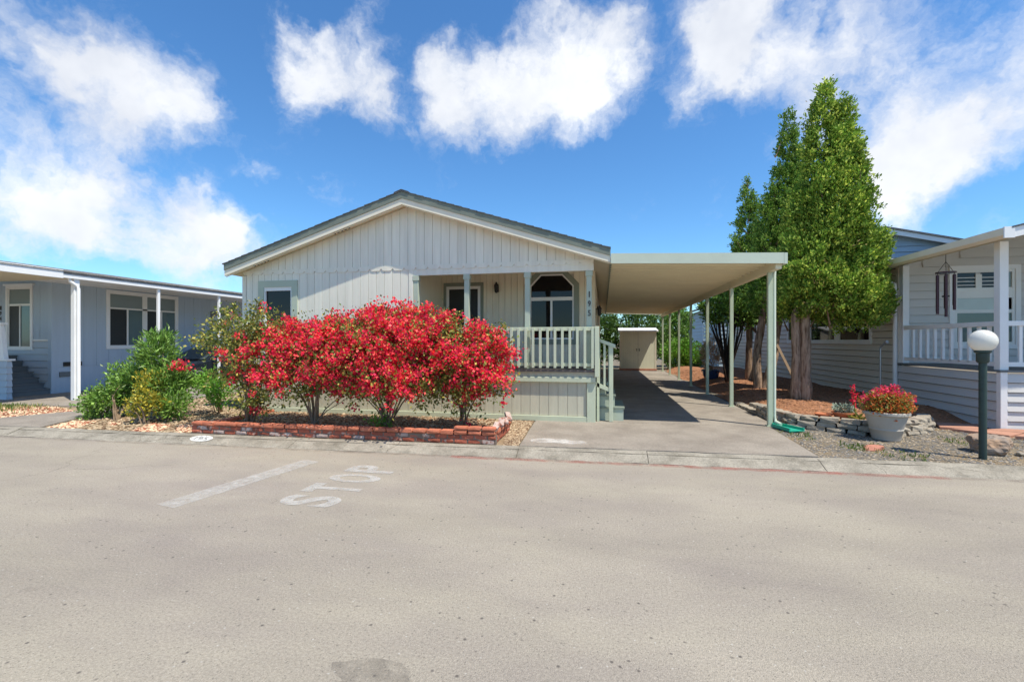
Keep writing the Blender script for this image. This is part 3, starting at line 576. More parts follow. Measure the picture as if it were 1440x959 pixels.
# shingle courses along the two slopes: thin overlapping strips, their ends ragged along the rake
crs = 26
for s, e in ((-1, EL-.03), (1, ER+.004)):
    L_ = abs(e-RXm)
    for i in range(crs):
        a = e-s*L_*i/crs; b = e-s*L_*(i+1.12)/crs
        if (b-RXm)*s < 0: b = RXm
        j = random.uniform(-.006, .006)
        MB().prism([(a, zb(a)+.263), (b, zb(b)+.2635), (b, zb(b)+.274), (a, zb(a)+.287)], RY0-.035+j, YB+.38, 'y').build('shingle_course', 'shingles', rf)
MB().prism([(RXm-.16, zb(RXm-.16)+.288), (RXm, zb(RXm)+.29), (RXm+.16, zb(RXm+.16)+.288), (RXm+.16, zb(RXm+.16)+.30), (RXm, zb(RXm)+.305), (RXm-.16, zb(RXm-.16)+.30)], RY0-.04, YB+.38, 'y').build('ridge_cap', 'shingles', rf)
for c0 in (-7.75, -5.75):
    for k in range(5):
        x = c0+k*.085; box('vent_slot', 'black_metal', rf, x, x+.045, RY0+.12, RY0+.17, zb(x)+.038-.02, zb(x)+.052)
EAVE = [(ER-.002, zb(ER)+.04)]
# ------------------------------------------------------------------ entry steps
ES = thing('entry_steps', (.1, 9.7, .1), 'sage green wooden entry steps with handrail beside the porch', 'steps')
for i, (xe, zt) in enumerate(((.40, .385), (.23, .63), (.06, .88))):
    box('tread', 'trim_dark_sage', ES, XR+.04, xe+.02, 9.32+.001*i, 10.4, zt-.04, zt, .004); box('riser', 'trim_sage', ES, XR+.04, xe, 9.34, 10.38, .106 if i == 0 else [.386, .631][i-1], zt-.041)
for yy in (9.22, 10.44):
    box('newel', 'rail_sage', ES, .115, .195, yy-.04, yy+.04, .107, 1.60, .006)
    MB().prism([(XR+.05, 1.70), (.24, 1.56), (.24, 1.63), (XR+.05, 1.77)], yy-.055, yy+.055, 'y').build('handrail', 'rail_sage', ES)
    MB().prism([(XR+.05, .80), (.114, .70), (.114, .78), (XR+.05, .88)], yy-.03, yy+.03, 'y').build('lower_rail', 'rail_sage', ES)
    for xx in (-.08, .03): box('baluster', 'rail_sage', ES, xx-.02, xx+.02, yy-.02, yy+.02, .80, 1.66)
    box('post', 'rail_sage', ES, XR+.06, XR+.11, yy-.03, yy+.03, .107, 1.78)
# ------------------------------------------------------------------ carport
CX0, CX1, CY0, CY1 = ER+.006, 3.12, 8.80, 25.4
CP = thing('carport', (1.6, 12, .1), 'pale sage metal carport awning on a row of slim posts', 'carport')
zt = lambda x: 3.35-.033*(x-CX0)
MB().prism([(CX0, zt(CX0)-.19), (CX1, zt(CX1)-.19), (CX1, zt(CX1)), (CX0, zt(CX0))], CY0-.03, CY0+.0, 'y').build('fascia', 'carport_paint', CP)
MB().prism([(CX0, zt(CX0)-.16), (CX1, zt(CX1)-.16), (CX1, zt(CX1)), (CX0, zt(CX0))], CY1, CY1+.03, 'y').build('fascia', 'carport_paint', CP)
mb = MB(); V = []; n = 0; y = CY0+.012; prof = []
while y < CY1-.16:
    prof += [(y, -.145), (y+.03, -.145), (y+.034, -.085), (y+.296, -.085)]; y += .30
k = len(prof)
for x in (CX0, CX1-.005):
    for (yy, o) in prof: V.append((x, yy, zt(x)+o))
    for (yy, o) in prof: V.append((x, yy, zt(x)-.03))
F = []
for i in range(k-1): F += [(i, i+1, 2*k+i+1, 2*k+i), (k+i, 3*k+i, 3*k+i+1, k+i+1)]
mb.add(V, F).build('roof_pan', 'carport_pan', CP)
box('gutter', 'carport_paint', CP, CX1-.004, CX1+.055, CY0-.03, CY1+.03, zt(CX1)-.195, zt(CX1)-.002)
box('beam', 'carport_pan', CP, 3.01, 3.11, CY0+.06, CY1-.1, 2.98, zt(3.1)-.112); box('house_rail', 'trim_dark_sage', CP, CX0-.015, CX0+.02, CY0+.01, CY1, zt(CX0)-.14, zt(CX0)-.10)
for i in range(7):
    yy = 9.3+2.6*i; pb = box('post', 'carport_post', CP, 3.02, 3.10, yy-.04, yy+.04, .106, 2.979, .008)
    box('foot', 'carport_post', pb, 3.0, 3.12, yy-.06, yy+.06, .1065, .125)
MB().tube([(3.145, 9.32, 3.08), (3.145, 9.32, 3.0), (3.135, 9.30, 2.9), (3.135, 9.30, .30), (3.15, 9.26, .20), (3.20, 9.15, .17)], .032, 10).build('downspout', 'carport_paint', CP)
# ------------------------------------------------------------------ brick planter
BP = thing('brick_planter', (-4.3, 6.75, .1), 'low weathered red brick planter edging around the flowering shrubs', 'planter')
ncol = {}
def brick(l, h, w, k, m):
    key = (round(l, 3), round(h, 3), round(w, 3), k, m)
    if key not in ncol:
        ncol[key] = blockmesh('brick', l, w, h, k, .004)
        ncol[key].materials.append(MATS[m])
    return ncol[key]
def brickrun(p, q, z0, courses, bl=.215, bh=.062, bw=.10, capbw=.15, skip=0):
    p = Vector(p); q = Vector(q); d = (q-p); L_ = d.length; d.normalize(); ang = math.atan2(d.y, d.x)
    for c in range(courses):
        cap = c == courses-1; l = bl if not cap else .225; x = -l*.5*(c % 2); 
        while x < L_-.02:
            a = max(0, x); b = min(L_, x+l)
            if b-a > .05:
                m = 'brick_cap' if cap else ('brick_pale' if random.random() < .17 else 'brick'); me = brick(b-a-.010, bh-.008, capbw if cap else bw, random.randint(0, 3), m)
                o = put('brick', me, m, BP); cpt = p+d*(a+b)/2; o.location = (cpt.x+random.uniform(-.004, .004), cpt.y+random.uniform(-.008, .008), z0+bh*(c+.5)); o.rotation_euler = (random.uniform(-.02, .02), random.uniform(-.015, .015), ang+random.uniform(-.025, .025))
            x += l
    nrm = Vector((-d.y, d.x))*(bw*.5-.012)
    MB().prism([tuple(p+nrm), tuple(q+nrm), tuple(q-nrm), tuple(p-nrm)], z0, z0+bh*(courses-1)-.004, 'z').build('mortar', 'mortar', BP)
pl, pr = (-7.02, kY(-7.02)+.415), (-1.62, kY(-1.62)+.415)
brickrun(pl, pr, .10, 3, bh=.068); brickrun((-6.98, kY(-7)+.50), (-7.0, 8.6), .10, 2, bh=.068); brickrun((-1.68, kY(-1.68)+.50), (-1.68, 8.0), .10, 3, bh=.07)
brickrun((-2.3, kY(-2.3)+.41), pr, .305, 1, bh=.06)
for k, (dx, dy, z, t) in enumerate(((.0, .1, .35, .35), (.03, .33, .37, .5), (.05, .55, .36, .3), (.06, .75, .40, .6))):
    me = brick(.20, .055, .10, k, 'brick_pale'); o = put('brick', me, 'brick_pale', BP); o.location = (-1.66+dx, kY(-1.6)+.46+dy, z); o.rotation_euler = (t*.3, -t, 1.5+.2*k)
sheet('planter_soil', [(-6.95, kY(-7)+.47), (-1.72, kY(-1.72)+.47), (-1.72, 8.6), (-6.95, 8.6)], .17, 'mulch', thick=.06)
inp = in_poly([(-6.88, kY(-7)+.5), (-1.76, kY(-1.76)+.5), (-1.76, 8.7), (-6.9, 8.7)])
stuff('planter_chips', chips(7000, inp, -7, -1.7, 6.6, 8.8, flat(.172), .010, .032), 'bark_chips', 'tan wood chips filling the brick planter under the shrubs', 'wood chips')
stuff('foundation_chips', chips(2500, lambda x, y: (y > 8.62), -7.9, -2.6, 8.6, 9.03, flat(.094), .012, .032), 'bark_chips', 'tan chips along the foot of the skirting', 'wood chips')
# ------------------------------------------------------------------ shrubs
def grow(base, tips, r0, m, parent, name='stem', sag=.15):
    """curved stems from the base to each tip, one mesh per part"""
    mb = MB()
    for t in tips:
        t = Vector(t); b = Vector(base)+Vector((random.uniform(-.06, .06), random.uniform(-.06, .06), 0)); mid = b.lerp(t, .5)+Vector((random.uniform(-.1, .1), random.uniform(-.1, .1), sag*random.uniform(.3, 1.2)))
        pts = [b, b.lerp(mid, .55)+Vector((0, 0, .06)), mid, mid.lerp(t, .55)+Vector((0, 0, .03)), t]; r = r0*random.uniform(.6, 1.1)
        mb.tube(pts, [r, r*.85, r*.6, r*.42, r*.2], 6)
    return mb.build(name, m, parent)
def blob_points(ells, n, shell=.55):
    """points in a union of ellipsoids, thicker towards the outside; returns points and outward directions"""
    vol = np.array([a*b*c for (_, _, _, a, b, c) in ells])**.75; pick = rng.choice(len(ells), n, p=vol/vol.sum()); E = np.array(ells)[pick]
    d = unit(rng.normal(0, 1, (n, 3))); r = shell+(1-shell)*rng.uniform(0, 1, n)**.7
    P = E[:, :3]+d*E[:, 3:]*r[:, None]; return P, d
def boug(base, ells, nclump, flower, label, nstem=14, seed=1, shoots=5):
    T = thing('bougainvillea', base, label, 'shrub', None); rs = np.random.default_rng(seed)
    Cc, cdir = blob_points(ells, nclump, .30); k_ = Cc[:, 2] > .52; Cc, cdir = Cc[k_], cdir[k_]
    # bracts crowd the sunny outside and upper middle, leaves the underside and tips
    sunny = cdir@np.array([.25, -.75, .45]); zlow = np.clip((Cc[:, 2]-.6)/.35, .12, 1); fl0 = np.clip(flower+.38*sunny+rng.normal(0, .34, len(Cc)), .03, .98)*zlow
    m = 11; P = np.repeat(Cc, m, 0)+rng.normal(0, 1, (len(Cc)*m, 3))*np.array([.125, .12, .085]); d = np.repeat(cdir, m, 0); fl = rng.uniform(0, 1, len(P)) < np.repeat(np.where(fl0 > .46, .93, .05+.12*np.clip(fl0, 0, 1)), m)
    def spread(Q, dd, k, s):
        n = len(Q); return (np.repeat(Q, k, 0)+rng.normal(0, s, (n*k, 3))), np.repeat(dd, k, 0)
    Lp, Ld = spread(P[~fl], d[~fl], 12, .065); L2, D2 = spread(P[fl], d[fl], 6, .085); Fp, Fd = spread(P[fl], d[fl], 19, .045)
    sp, sd = [], []; st = MB()
    for i in range(shoots):   # long whippy shoots that stand clear of the mass
        j = rs.integers(len(Cc)); top = Cc[j]; v = cdir[j]*np.array([.6, .5, .3])+np.array([rs.normal(0, .2), -.1, .55]); v /= np.linalg.norm(v); L_ = rs.uniform(.25, .55)
        q = [top+v*L_*t+np.array([0, 0, -.10*t*t]) for t in np.linspace(0, 1, 14)]; st.tube([tuple(x) for x in q[::4]+[q[-1]]], [.008, .006, .005, .004, .003][:len(q[::4])+1], 4)
        for x in q[3:]: sp.append(x); sd.append(v)
    st.build('shoots', 'shrub_bark', T)['kind'] = 'stuff'
    Sp, Sd = spread(np.array(sp), np.array(sd), 5, .035)
    leafobj('foliage', np.vstack([Lp, L2, Sp]), np.vstack([Ld, D2, Sd])*.7, .060, 'leaf_boug', T, wid=.6, spread=.8)
    leafobj('flowers', Fp+Fd*.03, Fd, .050, 'bract', T, wid=.9, spread=.9)
    tips = [tuple(Cc[i]) for i in rs.choice(len(Cc), nstem*3, replace=True)]
    b = (base[0], base[1], .16)
    grow(b, tips[:nstem], .017, 'shrub_bark', T); grow((b[0], b[1], .75), tips[nstem:], .009, 'shrub_bark', T, 'twigs', .05)['kind'] = 'stuff'
    return T
B1 = (-6.34, 7.25, .17); B2 = (-5.06, 7.3, .17); B3 = (-3.72, 7.4, .17); B4 = (-2.43, 7.7, .17)
boug(B1, [(-6.75, 7.3, 1.75, .60, .5, .42), (-6.2, 7.4, 1.85, .60, .55, .40), (-6.5, 7.25, 1.25, .42, .45, .5), (-6.1, 7.2, .78, .40, .4, .36), (-6.95, 7.3, 1.7, .4, .3, .26)], 56, -.2, 'sparse bougainvillea with bare twigs at the corner of the brick planter nearest the blue house', 16, 3, 9)
boug(B2, [(-5.4, 7.45, 1.62, .85, .65, .50), (-4.65, 7.35, 1.55, .75, .7, .55), (-5.75, 7.45, 1.85, .55, .5, .28), (-5.0, 7.2, 1.12, .7, .5, .42), (-4.35, 7.4, 1.05, .5, .5, .38), (-5.8, 7.4, 1.3, .55, .45, .36), (-4.5, 7.5, 1.85, .55, .5, .26)], 150, .50, 'tall red bougainvillea with fan of bare stems beside the sparse one', 15, 5, 7)
boug(B3, [(-3.95, 7.35, 1.62, .85, .75, .58), (-3.3, 7.45, 1.72, .8, .75, .55), (-4.0, 7.5, 1.93, .6, .5, .28), (-3.05, 7.55, 1.96, .5, .5, .28), (-3.6, 7.1, 1.1, .9, .5, .44), (-2.95, 7.4, 1.05, .55, .5, .40), (-4.3, 7.3, 1.05, .45, .5, .36)], 195, .55, 'biggest red bougainvillea with a thick clump of stems before the porch edge', 20, 8, 9)
boug(B4, [(-2.5, 7.6, 1.62, .75, .6, .46), (-2.15, 7.55, 1.40, .6, .5, .40), (-1.88, 7.5, 1.05, .35, .35, .28), (-2.5, 7.5, 1.2, .6, .5, .42), (-2.8, 7.5, 1.3, .5, .5, .4), (-2.45, 7.75, .7, .16, .16, .30)], 100, .56, 'thin-stemmed red bougainvillea spilling towards the porch railing', 9, 11, 4)
def bush(name, base, ells, ntuft, k, L_, m, label, cat='bush', wid=.35, s=.07, nst=8, bark='shrub_bark', sp=.6, up=.3, extra=None, group=None, r0=.018):
    T = thing(name, base, label, cat, group); P, d = blob_points(ells, ntuft, .35); keep = P[:, 2] > base[2]+.04; P, d = P[keep], d[keep]; n = len(P)
    Q = np.repeat(P, k, 0)+rng.normal(0, s, (n*k, 3)); leafobj('foliage', Q, np.repeat(d, k, 0), L_, m, T, wid=wid, spread=sp, up=up)
    ids = rng.choice(n, nst, replace=False); grow((base[0], base[1], base[2]-.02), [tuple(P[i]) for i in ids], r0, bark, T)
    if extra: extra(T, P, d)
    return T
g1 = gp(232, 590); g1.z = .1
def redtuft(T, P, d):
    c = np.array(atY(252, 515, g1.y+.1)); Q = c+rng.normal(0, 1, (150, 3))*np.array([.10, .08, .05]); leafobj('flowers', Q, unit(rng.normal(0, 1, (150, 3))), .06, 'bract', T, wid=.8)
e = lambda px, py, Y, rx, ry, rz: (*atY(px, py, Y), rx, ry, rz)
bush('oleander_bush', tuple(g1), [e(220, 500, 7.9, 0.30, 0.36, 0.34), e(235, 540, 7.8, 0.36, 0.40, 0.37), e(205, 530, 8, 0.29, 0.32, 0.29), e(222, 478, 8, 0.18, 0.24, 0.16), e(250, 525, 7.8, .12, .14, .12), e(245, 570, 7.6, 0.22, 0.24, 0.20)], 560, 12, .115, 'leaf_green', 'tall glossy green bush with long leaves and one red bloom before the blue house', wid=.24, extra=redtuft, up=.7)
g2 = gp(165, 590); g2.z = .1
bush('leafy_shrub', tuple(g2), [e(155, 560, 7.7, 0.30, 0.32, 0.26), e(180, 545, 7.9, 0.29, 0.32, 0.33), e(140, 575, 7.6, 0.22, 0.24, 0.18), e(170, 525, 8.1, 0.22, 0.24, 0.20), e(130, 565, 7.7, 0.18, 0.20, 0.20)], 430, 12, .07, 'leaf_green', 'low spreading dark green shrub beside the concrete strip', wid=.5)
g3 = gp(205, 596); g3.z = .1
bush('yellow_shrub', tuple(g3), [e(203, 562, 7.35, 0.20, 0.22, 0.21), e(210, 540, 7.5, 0.16, 0.20, 0.18), e(192, 575, 7.3, 0.14, 0.16, 0.12), e(222, 570, 7.4, 0.13, 0.16, 0.16)], 170, 12, .07, 'leaf_yellow', 'small yellow variegated shrub among the green bushes', wid=.5, nst=6)
g4 = gp(308, 580); g4.z = .1
bush('round_shrub', tuple(g4), [e(308, 550, 8.1, 0.27, 0.30, 0.30), e(295, 535, 8.3, 0.25, 0.24, 0.18), e(285, 540, 8.5, 0.22, 0.24, 0.16)], 210, 12, .07, 'leaf_bright', 'small bright green shrub behind the brick corner of the planter', wid=.45)
g5 = gp(545, 601, .17)
bush('ground_plant', (g5.x, g5.y-.1, .17), [(g5.x-.08, g5.y-.12, .26, .18, .15, .10)], 40, 10, .05, 'leaf_bright', 'little pale green plant at the foot of the biggest bougainvillea', 'plant', wid=.6, nst=3)
# ------------------------------------------------------------------ blue house
BH = thing('blue_house', (-16.3, 10.8, .1), 'blue-grey mobile home with white-posted awning and grey steps', 'house')
BX, BY = -16.3, 10.75
sw = box('side_wall', 'groove', BH, BX-.15, BX-.017, BY+.001, 27, .1, 3.55); 
ZW0, ZW1 = 1.52, 3.33; Wy0, Wy1 = atX(153, 0, BX).y, atX(247, 0, BX).y
for a, b, z0, z1 in ((BY+.1, Wy0, .9, 3.5), (Wy0, Wy1, .9, ZW0), (Wy0, Wy1, ZW1, 3.5), (Wy1, 27, .9, 3.5)): vboards_side(sw, 'blue_siding', a, b, BX, z0, z1, .4, 1)
box('skirt_wall', 'blue_siding', BH, BX-.016, BX-.004, BY+.1, 27, .1, .895)
box('corner_board', 'blue_siding', BH, BX-.12, BX+.012, BY-.03, BY+.098, .1, 3.5)
fw = box('front_wall', 'groove', BH, -24, BX-.122, BY+.002, BY+.15, .1, 3.9)
Fx0, Fx1 = atY(13, 0, BY).x, atY(45, 0, BY).x; FZ0, FZ1 = 1.50, 3.32
for a, b, z0, z1 in ((-24, Fx0, 1.75, 3.8), (Fx0, Fx1, FZ1, 3.8), (Fx1, BX-.122, 1.75, 3.8)): vboards(fw, 'blue_siding', a, b, BY-.014, z0, z1, .3)
lap(fw, 'blue_lap', 'x', -24, BX-.122, BY, .1, 1.70, -1, .19, cut=[(Fx0, Fx1, 1.5, 3.3)])
box('water_table', 'white_paint', fw, Fx1+.1, BX-.122, BY-.05, BY, 1.70, 1.75)
bars = {'bars': [(.02, .98, .70, .735), (.49, .53, .02, .71)], 'panes': [(.03, .97, .72, .98, 'glass_blind'), (.03, .5, .02, .71, 'screen_dark'), (.5, .97, .02, .71, 'glass_teal')]}
window(BH, Fx0, Fx1, FZ0, FZ1, BY-.02, 0, .075, 'white_paint', bars); box('window_head', 'white_paint', BH, Fx0-.14, Fx1+.14, BY-.075, BY-.02, FZ1+.076, FZ1+.13)
def swindow(par, y0, y1, z0, z1, x, sgn, tw, panes, bars=(), m='white_paint', frame='vinyl'):
    """window on a wall facing +x or -x"""
    s = sgn; pr = lambda a, b: (min(a, b), max(a, b))
    w = MB().frame([(y0-tw, z0-tw), (y1+tw, z0-tw), (y1+tw, z1+tw), (y0-tw, z1+tw)], [(y0, z0), (y1, z0), (y1, z1), (y0, z1)], *pr(x-.006*s, x+.032*s), 'x').build('window', m, par)
    f = MB().frame([(y0, z0), (y1, z0), (y1, z1), (y0, z1)], [(y0+.035, z0+.035), (y1-.035, z0+.035), (y1-.035, z1-.035), (y0+.035, z1-.035)], *pr(x-.03*s, x+.016*s), 'x')
    for (a, b, c, d) in bars: xx = pr(x-.028*s, x+.018*s); f.box(*xx, y0+(y1-y0)*a, y0+(y1-y0)*b, z0+(z1-z0)*c, z0+(z1-z0)*d)
    f.build('frame', frame, w)
    for (a, b, c, d, pm) in panes: xx = pr(x-.012*s, x-.004*s); box('pane', pm, w, *xx, y0+(y1-y0)*a+.003, y0+(y1-y0)*b-.003, z0+(z1-z0)*c, z0+(z1-z0)*d)
    return w
swindow(BH, Wy0, Wy1, ZW0, ZW1, BX, 1, .09, [(.01, .47, .72, .98, 'glass_blind'), (.01, .25, .02, .71, 'screen_dark'), (.25, .47, .02, .71, 'glass_teal'), (.53, .99, .72, .98, 'glass_blind'), (.53, .76, .02, .71, 'screen_dark'), (.76, .99, .02, .71, 'glass_teal')], [(.01, .99, .70, .73), (.465, .535, .01, .99), (.24, .26, .01, .71), (.75, .77, .01, .71)])
ys = atX(86, 0, BX).y; box('vent_grille', 'black_metal', BH, BX, BX+.03, ys+.05, ys+.55, .92, 1.05); box('vent_grille', 'step_grey', BH, BX, BX+.03, ys-.05, ys+.4, .60, .75)
yd = atX(296, 0, BX).y; dd = box('door', 'step_grey', BH, BX-.002, BX+.03, yd, yd+.95, .95, 2.95); box('panel', 'blue_lap', dd, BX+.031, BX+.04, yd+.1, yd+.85, 1.1, 2.8)
AX = -13.8
for k, yy in enumerate((9.66, 11.96, 14.28, 16.6, 18.9)):
    w = .13 if k == 0 else .075; box('awning_post', 'white_paint', BH, AX-w, AX+w*.0+.0, yy-w/2, yy+w/2, .112, 3.34, .01)
box('awning_fascia', 'white_paint', BH, AX-.02, AX+.05, 9.3, 27, 3.35, 3.51); box('awning_soffit', 'white_paint', BH, BX, AX-.021, 9.9, 27, 3.46, 3.50)
box('eave_gutter', 'white_paint', BH, AX-.04, AX+.07, 6.6, 9.298, 3.33, 3.545); box('eave_soffit', 'soffit', BH, -24, AX-.041, 6.6, 9.898, 3.40, 3.44)
MB().prism([(AX+.06, 3.50), (-18.6, 4.20), (-18.6, 4.08), (AX+.06, 3.45)][::-1], 6.6, 27, 'y').build('roof_slope', 'shingle_grey', BH)
MB().prism([(-18.6, 4.20), (-24.4, 3.3), (-24.4, 3.2), (-18.6, 4.08)], 6.6, 27, 'y').build('roof_slope', 'shingle_grey', BH)
for i in range(18):
    t0 = i/18; x0 = AX+.09+(-18.6-AX-.06)*t0; z0 = 3.505+.70*t0
    MB().prism([(x0, z0), (x0-.33, z0+.046), (x0-.33, z0+.054), (x0, z0+.024)], 6.58+random.uniform(-.01, .01), 27, 'y').build('shingle_course', 'shingle_grey', BH)
MB().tube([(AX-.02, 9.5, 3.36), (AX-.02, 9.5, 3.28), (AX+.03, 9.62, 3.17), (AX+.05, 9.66, 3.10), (AX+.05, 9.66, .25), (AX+.12, 9.6, .16)], .04, 10).build('downspout', 'white_paint', BH)
stp = thing('grey_steps', (-17, 10.3, .1), 'dark grey wooden steps climbing along the blue house front', 'steps')
for i in range(7):
    z1 = .112+.165*(i+1); xr = BX-.05-.215*i
    box('riser', 'step_grey', stp, xr-.24 if i < 6 else -20.5, xr, 9.78, BY-.03, .112, z1-.036); box('tread', 'step_grey', stp, xr-.25 if i < 6 else -20.5, xr+.03, 9.74, BY-.028, z1-.034, z1, .004)
pdm = box('pedestal', 'groove', BH, -17.6, -15.86, 9.42, 9.52, .113, 1.16); lap(pdm, 'blue_lap', 'x', -17.6, -15.83, 9.42, .113, 1.16, -1, .17); lap(pdm, 'blue_lap', 'y', 9.42, 9.52, -15.86, .113, 1.16, 1, .17)
box('pedestal_cap', 'white_paint', BH, -17.7, -15.78, 9.38, 9.56, 1.16, 1.21)
MB().add([(-16.9, 9.43, 1.211), (-15.98, 9.43, 1.211), (-15.98, 9.53, 1.211), (-16.9, 9.53, 1.211), (-16.75, 9.44, 2.14), (-16.12, 9.44, 2.14), (-16.12, 9.52, 2.14), (-16.75, 9.52, 2.14)], [(3, 2, 1, 0), (4, 5, 6, 7), (0, 1, 5, 4), (1, 2, 6, 5), (2, 3, 7, 6), (3, 0, 4, 7)]).build('tapered_column', 'white_paint', BH)
box('column_cap', 'white_paint', BH, -16.85, -16.03, 9.41, 9.55, 2.141, 2.20)
for i, ch in enumerate('194'):
    me = textmesh(ch, .07, .125, .01, 'digit'); o = put('digit', me, 'number_black', BH); o.location = (atY(2, 0, BY).x, BY-.016, 2.72-.165*i); o.rotation_euler = (math.pi/2, 0, 0)
# ------------------------------------------------------------------ car under the blue awning, nose towards the street
CA = thing('parked_car', (-15.25, 15.3, .112), 'dark blue-black sedan parked under the blue house awning', 'car')
x0, x1, yn = -16.1, -14.4, 13.15
prof = [(0, .25), (.02, .55), (.12, .68), (1.15, .86), (1.25, .88), (2.9, .90), (3.9, .93), (4.4, .90), (4.5, .7), (4.5, .3), (4.2, .22), (.3, .2)]
mb = MB(); n = len(prof); V = []; ws = [(x0+.02, .0), (x0, .02), (x1, .02), (x1-.02, 0)]
secs = [(-1.0, .90, .0), (-.96, 1, .0), (.96, 1, 0), (1.0, .9, 0)]
for (u, sc, _) in secs:
    for (y, z) in prof: V.append(((x0+x1)/2+u*.85, yn+2.25+(y-2.25)*(1 if sc == 1 else .985), .112+.55+(z-.55)*sc))
F = [tuple(range(n)), tuple(range(4*n-1, 3*n-1, -1))]
for s in range(3):
    for i in range(n): F.append((s*n+i, s*n+(i+1) % n, (s+1)*n+(i+1) % n, (s+1)*n+i))
body = mb.add(V, F).build('body', 'car_paint', CA, .05)
cab = [(1.15, .87), (1.95, 1.30), (2.3, 1.36), (3.1, 1.35), (3.5, 1.28), (4.1, .94)]
V = []
for (u, k) in ((-1, 1), (1, 1)):
    for (y, z) in cab: V.append(((x0+x1)/2+u*(.80-.32*(z-.87)), yn+y, .112+z))
n = len(cab); MB().add(V, [tuple(range(n)), tuple(range(2*n-1, n-1, -1))]+[(i, n+i, n+(i+1) % n, (i+1) % n) for i in range(n)]).build('cabin', 'car_paint', CA, .03)
xs_ = lambda z, s: (x0+x1)/2+s*(.806-.32*(z-.87))
for s in (-1, 1):
    for (ya, yb, yc, yd_) in ((1.42, 2.12, 2.0, 2.4), (2.22, 2.46, 2.46, 3.0)):
        pts = [(1.38, .93), (2.02, 1.27), (2.42, 1.31), (2.42, .93)] if ya < 2 else [(2.5, .93), (2.5, 1.31), (3.1, 1.30), (3.45, 1.22), (3.75, .96)]
        MB().add([(xs_(z, s)+s*.003, yn+y, .112+z) for y, z in pts], [tuple(range(len(pts)))]).build('side_window', 'car_glass', CA)
    box('door_trim', 'chrome', CA, (x0+x1)/2+s*.853-.004, (x0+x1)/2+s*.853+.004, yn+1.35, yn+3.9, .112+.895, .112+.912)
    box('mirror', 'car_paint', CA, (x0+x1)/2+s*.95-.09, (x0+x1)/2+s*.95+.09, yn+1.5, yn+1.62, .112+.93, .112+1.05, .03)
    box('headlight', 'chrome', CA, (x0+x1)/2+s*.62-.18, (x0+x1)/2+s*.62+.18, yn-.02, yn+.12, .112+.56, .112+.66, .02)
    for yy in (.85, 3.65):
        xc = (x0+x1)/2+s*.76; wh = thing('wheel', (0, 0, 0), None, None); wh.parent = CA; wh.matrix_parent_inverse = Matrix.Translation(-CA.location)
        def ring(prof_, nm, mm):
            mb = MB().lathe(prof_, (0, 0, 0), 24); mb.v = [(xc+s*v[2], yn+yy+v[0], .112+.32+v[1]) for v in mb.v]; mb.build(nm, mm, wh)
        ring([(.20, -.1), (.31, -.1), (.32, 0), (.31, .105), (.21, .11)], 'tyre', 'tyre'); ring([(.02, .10), (.20, .112), (.205, .06), (.2, -.05)], 'rim', 'galvanised')
MB().add([(xs_(.90, -1)+.06, yn+1.2, .112+.915), (xs_(.90, 1)-.06, yn+1.2, .112+.915), (xs_(1.27, 1)-.07, yn+1.86, .112+1.272), (xs_(1.27, -1)+.07, yn+1.86, .112+1.272)], [(0, 1, 2, 3)]).build('windscreen', 'car_glass', CA)
# ------------------------------------------------------------------ grey house
GX_, GY0, GYW = 7.0, 9.72, 12.57
GH = thing('grey_house', (9, 12.6, .1), 'grey lap-sided mobile home with white porch railing and white gutter', 'house')
def zroof(x): return 3.50+.25*(x-6.6)
wy = [atX(p, 0, GX_).y for p in (1225, 1183, 1175, 1141, 1110)]
wz0, wz1 = 1.70, 3.13
gsw = box('side_wall', 'lap_shadow', GH, GX_+.002, GX_+.12, GYW+.122, 28, .1, 3.48); w2 = (23.2, 24.4, 1.75, 2.9)  # dark backing colour paints the shadow lines between the lap boards
lap(gsw, 'grey_lap', 'y', GYW+.1, 28, GX_, .1, 3.47, -1, .165, cut=[(wy[0], wy[-1], wz0, wz1), w2])
yf_ = lambda y: (y-wy[0])/(wy[-1]-wy[0])
f1, f2, f3 = yf_(wy[1]), yf_(wy[2]), yf_(wy[3])
swindow(GH, wy[0], wy[-1], wz0, wz1, GX_-.022, -1, .09, [(.01, f1, .02, .98, 'glass_dark'), (f2, f3, .02, .98, 'glass_dark'), (f3, .99, .02, .98, 'glass_dark')], [(f1, f2, .01, .99), (f3-.012, f3+.012, .01, .99)])
swindow(GH, w2[0], w2[1], w2[2], w2[3], GX_-.022, -1, .09, [(.02, .98, .02, .98, 'glass_blind')], [(.48, .52, .02, .98)])
box('corner_board', 'grey_lap', GH, GX_-.03, GX_+.1, GYW, GYW+.099, 1.16, 3.48)
# porch: skirt, deck, inner wall, window
psk = box('porch_skirt', 'lap_shadow', GH, GX_+.003, GX_+.1, GY0+.101, GYW+.12, .1, 1.1); lap(psk, 'light_lap', 'y', GY0+.06, GYW+.1, GX_, .1, 1.13, -1, .165)
pfk = box('porch_skirt', 'lap_shadow', GH, GX_+.06, 13, GY0+.002, GY0+.1, .1, 1.1); lap(pfk, 'light_lap', 'x', GX_+.075, 13, GY0, .1, 1.13, -1, .165)
box('skirt_corner', 'white_paint', GH, GX_-.035, GX_+.072, GY0-.035, GY0+.058, .1, 1.14, .004)
box('porch_deck', 'step_grey', GH, GX_-.05, 13, GY0-.05, GYW, 1.141, 1.175)
piw = MB().prism([(GX_+.1, 1.1), (13, 1.1), (13, zroof(13)-.12), (GX_+.1, zroof(GX_+.1)-.06)], GYW+.002, GYW+.1, 'y').build('porch_wall', 'light_lap', GH)
qx0, qx1, qz0, qz1 = 8.10, 9.30, 1.62, 3.36
lap(piw, 'light_lap', 'x', GX_+.10, 13, GYW, 1.176, 3.46, -1, .19, cut=[(qx0, qx1, qz0, qz1)])
